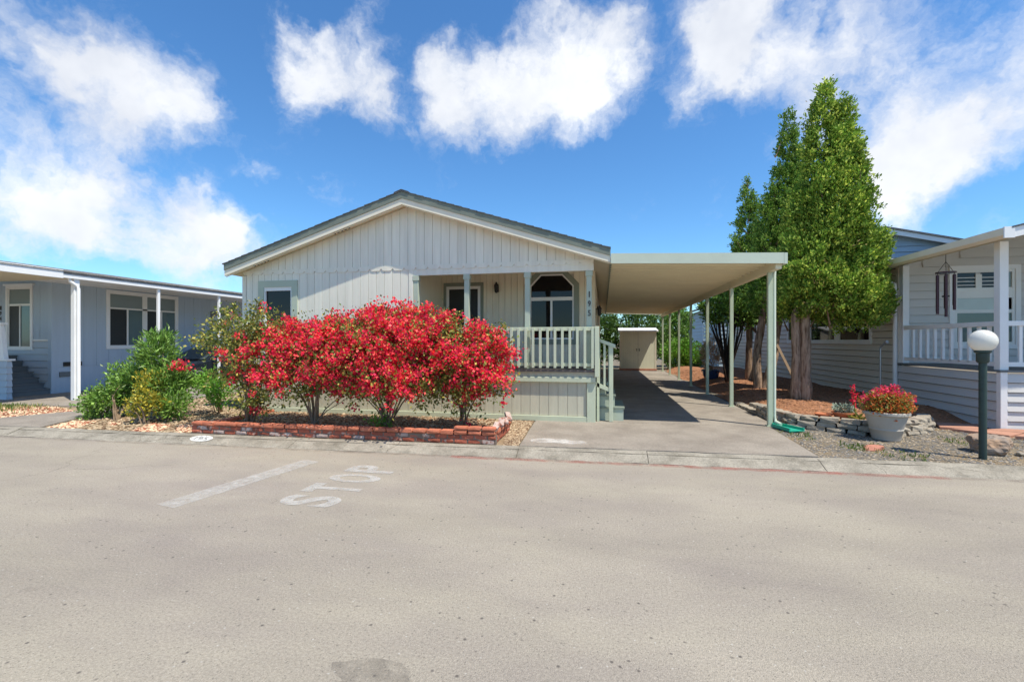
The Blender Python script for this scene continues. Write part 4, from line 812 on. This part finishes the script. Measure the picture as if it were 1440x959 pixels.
for i in range(6):
    z = 3.46+.19*i; lap(piw, 'light_lap', 'x', 6.75+(z+.10-3.38)/.25, 13, GYW, z, z+.19, -1, .19)
sh = {'bars': [(.02, .98, .42, .465), (.02, .98, .62, .76), (.36, .46, .76, .94), (.80, .84, .02, .98)], 'panes': [(.02, .98, .02, .43, 'glass_teal'), (.02, .98, .46, .63, 'glass_pale'), (.02, .37, .75, .96, 'glass_dark'), (.45, .81, .75, .96, 'glass_dark'), (.83, .98, .46, .96, 'glass_blind')]}  # pale pane under the slats: a reflection put into the glass colour
ww = window(GH, qx0, qx1, qz0, qz1, GYW-.022, 0, .10, 'white_paint', sh, fw=.06)
for k in range(3):
    z = qz0+(qz1-qz0)*(.79+.05*k)
    for a, b in ((.03, .36), (.46, .80)): box('shutter_slat', 'white_paint', ww, qx0+(qx1-qx0)*a, qx0+(qx1-qx0)*b, GYW-.03, GYW-.018, z, z+.018)
for (xx, yy) in ((GX_+.04, GY0+.06), (GX_+.05, GYW-.08), (12.5, GY0+.06)):
    box('porch_post', 'white_paint', GH, xx-.06, xx+.075, yy-.06, yy+.075, 1.176, zroof(xx)-.125, .008)
rb = MB().box(-.025, .025, -.02, .02, 0, .74).mesh('baluster')
r1 = box('railing', 'white_paint', GH, GX_+.0, GX_+.09, GY0+.14, GYW-.15, 1.97, 2.06, .006); box('bottom_rail', 'white_paint', r1, GX_+.02, GX_+.07, GY0+.14, GYW-.15, 1.24, 1.32)
y = GY0+.32
while y < GYW-.2: o = put('baluster', rb, 'white_paint', r1); o.location = (GX_+.045, y, 1.28); y += .235
r2 = box('railing', 'white_paint', GH, GX_+.12, 12.43, GY0+.02, GY0+.11, 1.97, 2.06, .006); box('bottom_rail', 'white_paint', r2, GX_+.12, 12.43, GY0+.04, GY0+.09, 1.24, 1.32)
x = GX_+.33
while x < 12.4: o = put('baluster', rb, 'white_paint', r2); o.location = (x, GY0+.065, 1.28); x += .235
# roof, gutter, bargeboard
MB().prism([(6.62, zroof(6.62)-.06), (13, zroof(13)-.06), (13, zroof(13)+.06), (6.62, zroof(6.62)+.06)], 9.02, 28.3, 'y').build('roof_slope', 'shingle_grey', GH)
MB().prism([(6.72, zroof(6.72)-.10), (13, zroof(13)-.10), (13, zroof(13)-.062), (6.72, zroof(6.72)-.062)], 9.06, 28.2, 'y').build('soffit', 'soffit', GH)
MB().prism([(6.6, 3.42), (6.52, 3.46), (6.50, 3.575), (6.515, 3.575), (6.62, 3.56), (6.62, 3.42)], 8.98, 28.3, 'y').build('gutter', 'fascia_cream', GH)
box('gutter_end', 'white_paint', GH, 6.495, 6.64, 8.955, 8.979, 3.40, 3.585)
MB().prism([(6.642, zroof(6.64)-.10), (13, zroof(13)-.10), (13, zroof(13)+.062), (6.642, zroof(6.64)+.062)], 8.97, 9.019, 'y').build('bargeboard', 'white_paint', GH)
MB().prism([(6.60, zroof(6.6)+.063), (13, zroof(13)+.063), (13, zroof(13)+.09), (6.60, zroof(6.6)+.09)], 8.95, 28.3, 'y').build('shingle_edge', 'shingles', GH)
MB().prism([(13, zroof(13)-.06), (19, zroof(7)-.06), (19, zroof(7)+.08), (13, zroof(13)+.08)], 9.02, 28.3, 'y').build('roof_slope', 'shingle_grey', GH)
dn = [(6.56, 12.75, 3.43), (6.56, 12.74, 3.33), (6.72, 12.66, 3.16), (6.915, 12.60, 3.06), (6.92, 12.60, 2.9), (6.92, 12.60, .45), (6.86, 12.5, .36)]
MB().tube(dn, .048, 10).build('downspout', 'white_paint', GH)
# raised gable behind
gp0 = atY(1245, 320, 15.5); gr = atY(1350, 337, 15.5); sG = (gp0.z-gr.z)/(gr.x-gp0.x); zg = lambda x: gp0.z-sG*abs(x-gp0.x)
ug = MB().prism([(7.25, 3.6), (11.5, 3.6), (11.5, zg(11.5)-.1), (gp0.x, gp0.z-.1), (7.25, zg(7.25)-.1)], 15.75, 15.9, 'y').build('raised_gable', 'far_lap', GH)
i = 0; z = 3.7
while z < gp0.z-.2:
    hw = (gp0.z-.08-z-.17)/sG; a, b = max(7.25, gp0.x-hw), min(11.5, gp0.x+hw)
    if b-a > .1: lap(ug, 'far_lap', 'x', a, b, 15.748, z, z+.17, -1, .17)
    z += .17
for s, e in ((-1, 7.0), (1, 11.8)):
    MB().prism([(gp0.x, gp0.z-.16), (e, zg(e)-.16), (e, zg(e)-.02), (gp0.x, gp0.z-.02)], 15.5, 15.55, 'y').build('bargeboard', 'white_paint', GH); MB().prism([(gp0.x, gp0.z-.05), (e, zg(e)-.05), (e, zg(e)-.022), (gp0.x, gp0.z-.022)], 15.551, 27, 'y').build('soffit', 'soffit', GH)
    MB().prism([(gp0.x, gp0.z-.018), (e, zg(e)-.018), (e, zg(e)+.03), (gp0.x, gp0.z+.03)], 15.46, 27, 'y').build('shingle_edge', 'shingles', GH)
box('raised_side_wall', 'far_lap', GH, 7.25, 7.35, 15.901, 27, 3.6, zg(7.3)-.05); box('trim_band', 'white_paint', GH, 7.1, 8.6, 15.6, 15.72, 4.02, 4.17)
# far blue house beyond
FH = thing('far_house', (9, 30, .1), 'light blue lap-sided house far behind the carport posts', 'house')
fwl = box('side_wall', 'groove', FH, GX_+.002, 13, 30.002, 44, .1, 3.9); lap(fwl, 'far_lap', 'y', 30, 44, GX_, .1, 3.9, -1, .25); lap(fwl, 'far_lap', 'x', GX_, 13, 30, .1, 3.9, -1, .25)
MB().prism([(6.6, 3.85), (10, 5.0), (13.4, 3.85), (13.4, 4.0), (10, 5.15), (6.6, 4.0)], 29.6, 44.4, 'y').build('roof', 'shingle_grey', FH)
MB().prism([(GX_, 3.9), (13, 3.9), (10, 4.98)], 30, 30.1, 'y').build('gable', 'far_lap', FH)
swindow(FH, 33, 34.2, 1.8, 2.9, GX_-.022, -1, .09, [(.02, .98, .02, .98, 'glass_teal')], [(.48, .52, .02, .98)])
# ------------------------------------------------------------------ shed at the end of the driveway
SH = thing('garden_shed', (1.9, 25.6, .1), 'cream upright-boarded garden shed at the end of the driveway', 'shed')
sc = box('wall', 'groove', SH, .92, 2.82, 25.62, 26.5, .12, 2.24); vboards(sc, 'shed_paint', .98, 2.76, 25.6, .2, 2.22, .105)
for xx in (.92, 2.755): box('corner_board', 'fascia_cream', SH, xx, xx+.065, 25.585, 25.7, .12, 2.24)
box('base', 'red_rock', SH, .90, 2.84, 25.57, 26.52, .1, .198)
MB().add([(.82, 25.45, 2.2), (2.92, 25.45, 2.2), (2.92, 25.45, 2.26), (.82, 25.45, 2.26), (.84, 26.6, 2.38), (2.90, 26.6, 2.38), (2.90, 26.6, 2.44), (.84, 26.6, 2.44)], [(0, 1, 2, 3), (7, 6, 5, 4), (0, 4, 5, 1), (3, 2, 6, 7), (0, 3, 7, 4), (1, 5, 6, 2)]).build('roof', 'white_paint', SH)
for xx in (1.78, 1.93): box('handle', 'black_metal', SH, xx, xx+.02, 25.56, 25.6, 1.15, 1.3)
box('door_gap', 'black_metal', SH, 1.865, 1.872, 25.597, 25.605, .2, 2.2)
# ------------------------------------------------------------------ trees
def profile(t, top): return np.where(t < .18, .55+.45*np.sin(t/.18*math.pi/2), (1-(t-.18)/.82)**.95*(1-top)+top)
def cypress(base, spires, label, ntuft, k, L_, m, trunks, seed, dry=None):
    T = thing('cypress_tree', base, label, 'tree', None); w = np.array([s[4]*(s[3]-s[2]) for s in spires]); ct = []; cd_ = []
    for s, f in zip(spires, w/w.sum()):
        cx, cy, z0, z1, R = s; n = int(ntuft*f); t = rng.uniform(0, 1, n*4); pr_ = profile(t, .10); t = t[rng.uniform(0, 1, n*4) < pr_][:n]; n = len(t); th = rng.uniform(0, 2*math.pi, n)
        z = z0+(z1-z0)*t; lump = 1+.09*np.sin(3*th+z*2.1+seed)+.08*np.sin(5*th-z*3.7)+.09*np.sin(z*5.3+seed+2*th)+.09*np.sin(z*11+7*th)
        r = R*profile(t, .10)*lump*(.45+.57*rng.uniform(0, 1, n)**.55)
        ct.append(np.stack([cx+r*np.cos(th), cy+r*np.sin(th), z], 1)); cd_.append(np.stack([np.cos(th), np.sin(th), np.full(n, .75)], 1))
    P = np.vstack(ct); d = unit(np.vstack(cd_)); sel = rng.choice(len(P), len(P)//4, replace=False); P = np.repeat(P[sel], 4, 0)+rng.normal(0, 1, (len(sel)*4, 3))*np.array([.06, .06, .09]); d = np.repeat(d[sel], 4, 0); n = len(P); Q = np.repeat(P, k, 0)+rng.normal(0, 1, (n*k, 3))*np.array([.042, .042, .045])
    tuft = unit(np.repeat(d+rng.normal(0, .35, d.shape), k, 0))
    leafobj('crown', Q, tuft, L_, m, T, wid=.5, spread=.55, up=.25)
    if dry is not None:
        i = rng.choice(n, dry, p=(lambda q: q/q.sum())(np.exp(-(P[:, 2]-P[:, 2].min())*1.1)+.03)); D = np.repeat(P[i]+d[i]*.05, 12, 0)+rng.normal(0, .08, (dry*12, 3)); leafobj('dry_sprays', D, np.repeat(d[i], 12, 0), .08, 'leaf_dry', T, wid=.35, spread=.7, up=-.4)
    mb = MB()
    for (pts, rr) in trunks:
        P_ = []; R_ = []
        for i in range(len(pts)-1):
            for u in np.linspace(0, 1, 6, endpoint=False):
                P_.append(Vector(pts[i]).lerp(Vector(pts[i+1]), u)+Vector((random.uniform(-.012, .012), random.uniform(-.012, .012), 0))); R_.append((rr[i]*(1-u)+rr[i+1]*u)*random.uniform(.92, 1.08))
        P_.append(Vector(pts[-1])); R_.append(rr[-1]); mb.tube(P_, R_, 10)
    mb.build('trunk', 'bark', T)
    lm = MB(); ids = rng.choice(len(P), 60, replace=False)
    for i in ids:
        p = Vector(P[i]); s = min(spires, key=lambda q: (q[0]-p.x)**2+(q[1]-p.y)**2); a = Vector((s[0], s[1], max(2.0, p.z-.5))); lm.tube([a, a.lerp(p, .5)+Vector((0, 0, -.05)), p], [.03, .02, .006], 5)
    lm.build('limbs', 'bark', T)['kind'] = 'stuff'; return T
cypress((4.73, 12.27, .29), [(5.40, 12.6, 2.35, 8.05, 1.06), (5.74, 12.5, 2.3, 7.6, .88), (4.95, 12.5, 2.3, 5.6, .80), (5.98, 12.35, 2.05, 4.8, .66), (5.4, 12.3, 2.4, 4.4, .85)], 'tallest full green cypress with twin trunk beside the grey house', 9600, 16, .078, 'leaf_cypress',
    [([(4.62, 12.25, .2), (4.62, 12.27, .9), (4.63, 12.3, 2.3), (5.0, 12.5, 3.8), (5.2, 12.6, 6)], [.13, .10, .09, .07, .03]), ([(4.81, 12.22, .2), (4.82, 12.24, .9), (4.82, 12.28, 2.3), (5.35, 12.5, 4.0), (5.6, 12.5, 6)], [.15, .125, .11, .07, .03])], 1.0, dry=130)
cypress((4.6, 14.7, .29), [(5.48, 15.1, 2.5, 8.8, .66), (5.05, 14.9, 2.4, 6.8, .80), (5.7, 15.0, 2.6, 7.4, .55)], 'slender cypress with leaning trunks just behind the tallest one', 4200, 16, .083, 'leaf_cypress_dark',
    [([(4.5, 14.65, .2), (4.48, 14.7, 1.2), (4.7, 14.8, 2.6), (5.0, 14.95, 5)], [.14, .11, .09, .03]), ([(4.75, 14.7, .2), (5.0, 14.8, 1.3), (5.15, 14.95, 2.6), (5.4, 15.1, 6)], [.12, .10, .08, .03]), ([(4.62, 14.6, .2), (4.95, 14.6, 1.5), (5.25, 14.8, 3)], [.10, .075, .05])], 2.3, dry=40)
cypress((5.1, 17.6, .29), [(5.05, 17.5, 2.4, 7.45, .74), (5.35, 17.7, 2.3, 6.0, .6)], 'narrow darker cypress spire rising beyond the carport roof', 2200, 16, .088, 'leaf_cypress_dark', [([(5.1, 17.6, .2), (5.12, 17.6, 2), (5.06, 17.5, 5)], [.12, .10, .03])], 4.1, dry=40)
bush('multi_stem_shrub', (4.26, 17.0, .29), [(4.25, 17.0, 3.1, .95, .8, .75), (4.8, 17.0, 2.7, .6, .6, .55), (3.85, 16.9, 2.7, .5, .5, .5), (4.3, 17, 3.8, .7, .6, .5)], 620, 13, .12, 'leaf_green', 'tall many-stemmed dark shrub beside the carport posts', 'shrub', wid=.45, nst=26, bark='dark_bark', r0=.05)
bush('clipped_shrub', (4.25, 27.2, .1), [(4.2, 27.2, 1.0, 1.0, .9, .85), (4.9, 27.4, .9, .8, .8, .75)], 520, 14, .13, 'leaf_bright', 'rounded bright green clipped shrub beside the garden shed', wid=.5, nst=6)
for i, (x, y, z, rx, rz, m, lb) in enumerate([(-.6, 28.2, 1.9, 1.6, 1.9, 'leaf_hedge', 'dark leafy tree with pale blooms behind the entry side of the shed'), (1.9, 28.6, 2.2, 1.9, 2.1, 'leaf_hedge', 'dense dark green tree directly behind the garden shed'), (4.1, 30, 2.3, 1.3, 1.7, 'leaf_green', 'bright leafy tree behind the clipped shrub'), (-3.2, 28.6, 2.0, 1.8, 2.0, 'leaf_hedge', 'dark leafy tree behind the mobile home')]):
    def fl(T, P, d):
        j = rng.choice(len(P), 40); Q = np.repeat(P[j]+d[j]*.08, 5, 0)+rng.normal(0, .06, (200, 3)); leafobj('flowers', Q, np.repeat(d[j], 5, 0), .10, 'petal_white', T, wid=.9)
    bush('background_tree', (x, y, .1), [(x, y, z, rx, 1.0, rz), (x+.5, y+.3, z+.6, rx*.7, .9, rz*.7), (x-.5, y-.1, z-.7, rx*.8, .9, rz*.6)], 900, 12, .15, m, lb, 'tree', wid=.5, nst=12, bark='dark_bark', extra=fl if i < 2 else None, r0=.08)
# ------------------------------------------------------------------ stone wall
SWL = thing('stone_wall', (4.3, 9.0, .1), 'low curving wall of pale tumbled stone blocks below the mulch', 'wall')
def path_pts(P, step):
    out = []; acc = 0; P = [Vector(p) for p in P]
    for a, b in zip(P[:-1], P[1:]):
        L_ = (b-a).length
        while acc < L_: out.append((a.lerp(b, acc/L_), math.atan2((b-a).y, (b-a).x))); acc += step
        acc -= L_
    return out
smesh = [blockmesh('block', .285, .20, .090, k, .015) for k in range(6)]
for c in range(3):
    pp = path_pts([WP[0] if c == 0 else (3.34, 11.6-.5*c)]+WP[1:], .30)
    for i, (p, a) in enumerate(pp[(c % 2):] if c else pp):
        q = p+Vector((math.cos(a), math.sin(a)))*(.15*(c % 2)); nx, ny = math.sin(a), -math.cos(a)
        o = put('block', smesh[(i*5+c*3) % 6], 'wall_stone', SWL); k = .02*c+random.uniform(-.015, .015)
        o.location = (q.x-nx*k+.02, q.y-ny*k, .115+.088*c); o.rotation_euler = (random.uniform(-.03, .03), random.uniform(-.03, .03), a+random.uniform(-.08, .08))
# ------------------------------------------------------------------ things in the yard
pc = gp(1246, 617); pc.z = .09
POT = thing('planter_pot', tuple(pc), 'large round pale stone planter pot standing on the gravel', 'pot')
MB().lathe([(0.174, 0), (0.187, 0.01), (0.222, 0.17), (0.228, 0.175), (0.228, 0.19), (0.224, 0.195), (0.283, 0.4), (0.3, 0.405), (0.313, 0.42), (0.313, 0.455), (0.3, 0.465), (0.274, 0.465), (0.261, 0.4), (0.044, 0.39)], tuple(pc), 40).build('body', 'pot_stone', POT)
MB().lathe([(.26, .40), (.24, .425), (.10, .44), (.01, .44)], tuple(pc), 24).build('soil', 'soil', POT)
FL = thing('potted_flowers', (pc.x, pc.y, pc.z+.44), 'mound of pink and orange flowers growing in the big pot', 'flowers')
P, d = blob_points([(pc.x, pc.y, pc.z+.57, .31, .30, .20), (pc.x+.05, pc.y, pc.z+.65, .25, .25, .18)], 330, .5); k_ = P[:, 2] > pc.z+.45; P, d = P[k_], d[k_]
pk = (P[:, 2] > pc.z+.72)
def rep(Q, D, k, s): return np.repeat(Q, k, 0)+rng.normal(0, s, (len(Q)*k, 3)), np.repeat(D, k, 0)
a, b = rep(P, d, 7, .03); leafobj('foliage', a, b, .045, 'leaf_boug', FL, wid=.5, up=.3)
a, b = rep(P[~pk], d[~pk], 11, .028); leafobj('orange_flowers', a+b*.03, b, .035, 'petal_orange', FL, wid=.7, up=.3); a, b = rep(P[pk], d[pk], 12, .028); leafobj('pink_flowers', a+b*.03, b, .035, 'petal_pink', FL, wid=.9, up=.3)
a, b = rep(np.array([[pc.x+.31, pc.y-.05, pc.z+.64], [pc.x-.30, pc.y, pc.z+.66]]), np.array([[0, 0, 1.]]*2), 60, .04); leafobj('pink_flowers', a, b, .04, 'petal_pink', FL, wid=.9)['kind'] = 'stuff'
mb = MB()
for i in range(14):
    a_ = random.uniform(0, 6.28); r = random.uniform(.05, .26); mb.tube([(pc.x+.1*math.cos(a_), pc.y+.1*math.sin(a_), pc.z+.43), (pc.x+r*math.cos(a_), pc.y+r*math.sin(a_), pc.z+.68)], [.008, .004], 5)
for s in (-1, 1): mb.tube([(pc.x+s*.1, pc.y, pc.z+.43), (pc.x+(.31 if s > 0 else -.30), pc.y-.03, pc.z+.64)], [.008, .004], 5)
mb.build('stems', 'leaf_boug', FL)
td = atY(1191, 585, 9.28); tz = float(bedz(td.x, 9.35))+.005
TD = thing('terracotta_dish', (td.x, 9.4, tz), 'shallow terracotta dish sitting on the mulch by the pot', 'dish')
MB().lathe([(.13, 0), (.17, .09), (.185, .09), (.185, .115), (.165, .115), (.15, .07), (.02, .07)], (td.x, 9.4, tz), 24).build('body', 'terracotta', TD)
bush('succulent', (td.x, 9.4, tz+.07), [(td.x, 9.4, tz+.16, .17, .15, .09)], 60, 9, .05, 'leaf_succulent', 'pale grey-green succulents growing in the terracotta dish', 'plant', wid=.5, s=.02, nst=6, r0=.006)
rs_ = atY(1160, 582, 9.45); rz_ = float(bedz(rs_.x, 9.5)); o = MB().lathe([(.11, 0), (.14, .04), (.15, .04), (.15, .055), (.13, .055), (.10, .02), (.01, .02)], (rs_.x, 9.5, rz_), 24).build('terracotta_saucer', 'terracotta'); tag(o, 'empty terracotta saucer lying on the mulch near the stone wall', 'saucer')
ax = atY(1204, 582, 9.25); az = float(bedz(ax.x, 9.3)); AG = thing('flower_stalk', (ax.x, 9.28, az), 'upright coral-red flower stalk between the dish and the pot', 'plant')
MB().tube([(ax.x, 9.28, az-.02), (ax.x-.01, 9.28, az+.25), (ax.x-.03, 9.28, az+.58)], [.012, .009, .005], 6).build('stem', 'leaf_boug', AG)
Q = np.array([[ax.x-.02, 9.28, az+.30+.3*u] for u in np.linspace(0, 1, 90)])+rng.normal(0, .022, (90, 3)); leafobj('petals', Q, unit(rng.normal(0, 1, (90, 3))), .05, 'bract', AG, wid=.6)
Q = np.array([[ax.x, 9.28, az+.02]])+rng.normal(0, .04, (60, 3))*np.array([1, 1, .4]); leafobj('leaf', Q, unit(rng.normal(0, 1, (60, 3))*np.array([1, 1, .5])), .16, 'leaf_boug', AG, wid=.25, up=.6)
# lamp post
lx, ly = gp(1382, 644)[:2]; LPo = thing('lamp_post', (lx, ly, .09), 'dark green garden lamp post with white globe beside the boulder', 'lamp')
MB().tube([(lx, ly, .05), (lx, ly, 1.50)], .043, 16).build('pole', 'lamp_green', LPo); MB().lathe([(.052, 1.40), (.068, 1.42), (.068, 1.53), (.09, 1.545), (.09, 1.57)], (lx, ly, 0), 20).build('collar', 'lamp_green', LPo)
MB().lathe([(.152*math.sin(t), 1.70-.152*math.cos(t)) for t in np.linspace(.35, math.pi-.02, 20)], (lx, ly, 0), 32).build('globe', 'globe', LPo)
# rocks
bp_ = gp(1414, 641); me = rockmesh('boulder', (.34, .26, .20), 5, .5, 4); o = put('boulder', me, 'boulder'); o.location = (bp_.x+.02, bp_.y+.25, .20); o.rotation_euler = (0, 0, .15); tag(o, 'rough brown boulder behind the lamp post', 'boulder')
rp = gp(1231, 632); me = rockmesh('flat_rock', (.20, .13, .05), 9, .4, 3); o = put('flat_rock', me, 'red_rock'); o.location = (rp.x, rp.y+.05, .115); o.rotation_euler = (.05, -.1, .2); tag(o, 'flat reddish rock lying on the grey gravel before the pot', 'rock')
for k, (px, py, s) in enumerate(((1395, 636, .06), (1300, 603, .09), (1437, 640, .07))):
    q = gp(px, py); o = put('small_rock', rockmesh('small_rock', (s, s*.8, s*.6), 20+k, .4, 2), 'wall_stone'); o.location = (q.x, q.y, .09+s*.4); tag(o, ['small pale rock against the boulder by the lamp post', 'small pale rock at the far end of the stone wall', 'small pale rock on the kerb side of the boulder'][k], 'rock')
# splash block
sb = gp(1098, 606); SB = Matrix.Translation((3.27, 9.0, .11)) @ Matrix.Rotation(math.radians(-70), 4, 'Z')
mb = MB(); 
mb.prism([(-.30, -.10), (.20, -.15), (.20, .15), (-.30, .10)], 0, .018, 'z'); mb.prism([(-.30, -.10), (.20, -.15), (.20, -.13), (-.30, -.08)], .0181, .06, 'z'); mb.prism([(-.30, .08), (.20, .13), (.20, .15), (-.30, .10)], .0181, .06, 'z'); mb.prism([(-.30, -.0795), (-.28, -.0795), (-.28, .0795), (-.30, .0795)], .0181, .075, 'z')
mb.v = [tuple(SB @ Vector(v)) for v in mb.v]; o = mb.build('splash_block', 'splash_green'); tag(o, 'bright green plastic splash tray at the foot of the carport downspout', 'splash tray')
# wind chime
wc = atY(1330, 362, 10.9); WC = thing('wind_chime', (wc.x, 10.9, 2.3), 'long dark wind chime hanging from the grey house eave', 'wind chime')
wz = zroof(wc.x)-.10; mb = MB().tube([(wc.x, 10.9, wz), (wc.x, 10.9, wz-.16)], .006, 5)
zr = 3.10
for k in range(3): a_ = 2.09*k; mb.tube([(wc.x, 10.9, wz-.15), (wc.x+.15*math.cos(a_), 10.9+.15*math.sin(a_), zr)], .005, 5)
mb.build('cord', 'black_metal', WC); MB().lathe([(.135, -.012), (.165, -.012), (.165, .012), (.135, .012)], (wc.x, 10.9, zr), 24).build('ring', 'chime_tube', WC)
for k in range(6):
    a_ = math.pi/3*k; xx, yy = wc.x+.145*math.cos(a_), 10.9+.145*math.sin(a_); L_ = [.62, .68, .74, .80, .86, .72][k]
    t = MB().tube([(xx, yy, zr-.05-L_), (xx, yy, zr-.05)], .026, 10).build('tube', 'chime_tube', WC); MB().tube([(xx, yy, zr-.05), (xx, yy, zr)], .004, 4).build('cord', 'black_metal', t)
MB().tube([(wc.x, 10.9, zr-.9), (wc.x, 10.9, zr)], .004, 4).lathe([(.06, 0), (.06, .03)], (wc.x, 10.9, zr-.5), 14).build('clapper', 'black_metal', WC)
for a_ in (0,): MB().tube([(wc.x-.14, 10.9, zr), (wc.x+.14, 10.9, zr)], .005, 4).build('crossbar', 'black_metal', WC)
# standpipe, leaning board, dry plant in blue pot
sp_ = atX(1238, 545, 6.7); gz = float(bedz(6.7, sp_.y)); sy = sp_.y; o = MB().tube([(6.7, sy, gz-.05), (6.7, sy, 1.50), (6.70, sy-.02, 1.56), (6.72, sy-.16, 1.66)], .022, 8).tube([(6.72, sy-.16, 1.66), (6.73, sy-.22, 1.68)], .038, 8).build('standpipe', 'galvanised'); tag(o, 'thin grey standpipe with bent top against the grey siding', 'pipe')
lb0, lb1 = Vector((5.35, 13.9, float(bedz(5.35, 13.9)))), Vector((4.93, 14.62, 1.75)); o = MB().tube([lb0, lb1], .045, 4).build('leaning_board', 'wood'); tag(o, 'bare wooden board leaning against the slender cypress trunks', 'board')
bpz = float(bedz(4.05, 18.6)); BPo = thing('blue_pot', (4.05, 18.6, bpz), 'dark blue glazed pot with dry plant beyond the many-stemmed shrub', 'pot'); MB().lathe([(.20, 0), (.28, .12), (.31, .30), (.34, .31), (.34, .35), (.30, .35), (.28, .30), (.02, .30)], (4.05, 18.6, bpz), 24).build('body', 'blue_glaze', BPo)
bush('dry_plant', (4.05, 18.6, bpz+.3), [(4.05, 18.6, bpz+.9, .35, .3, .55), (4.15, 18.6, bpz+1.3, .22, .2, .3)], 110, 10, .16, 'dry_grass', 'dried straw-coloured plant growing in the blue pot', 'plant', wid=.15, nst=10, r0=.012, up=.6)
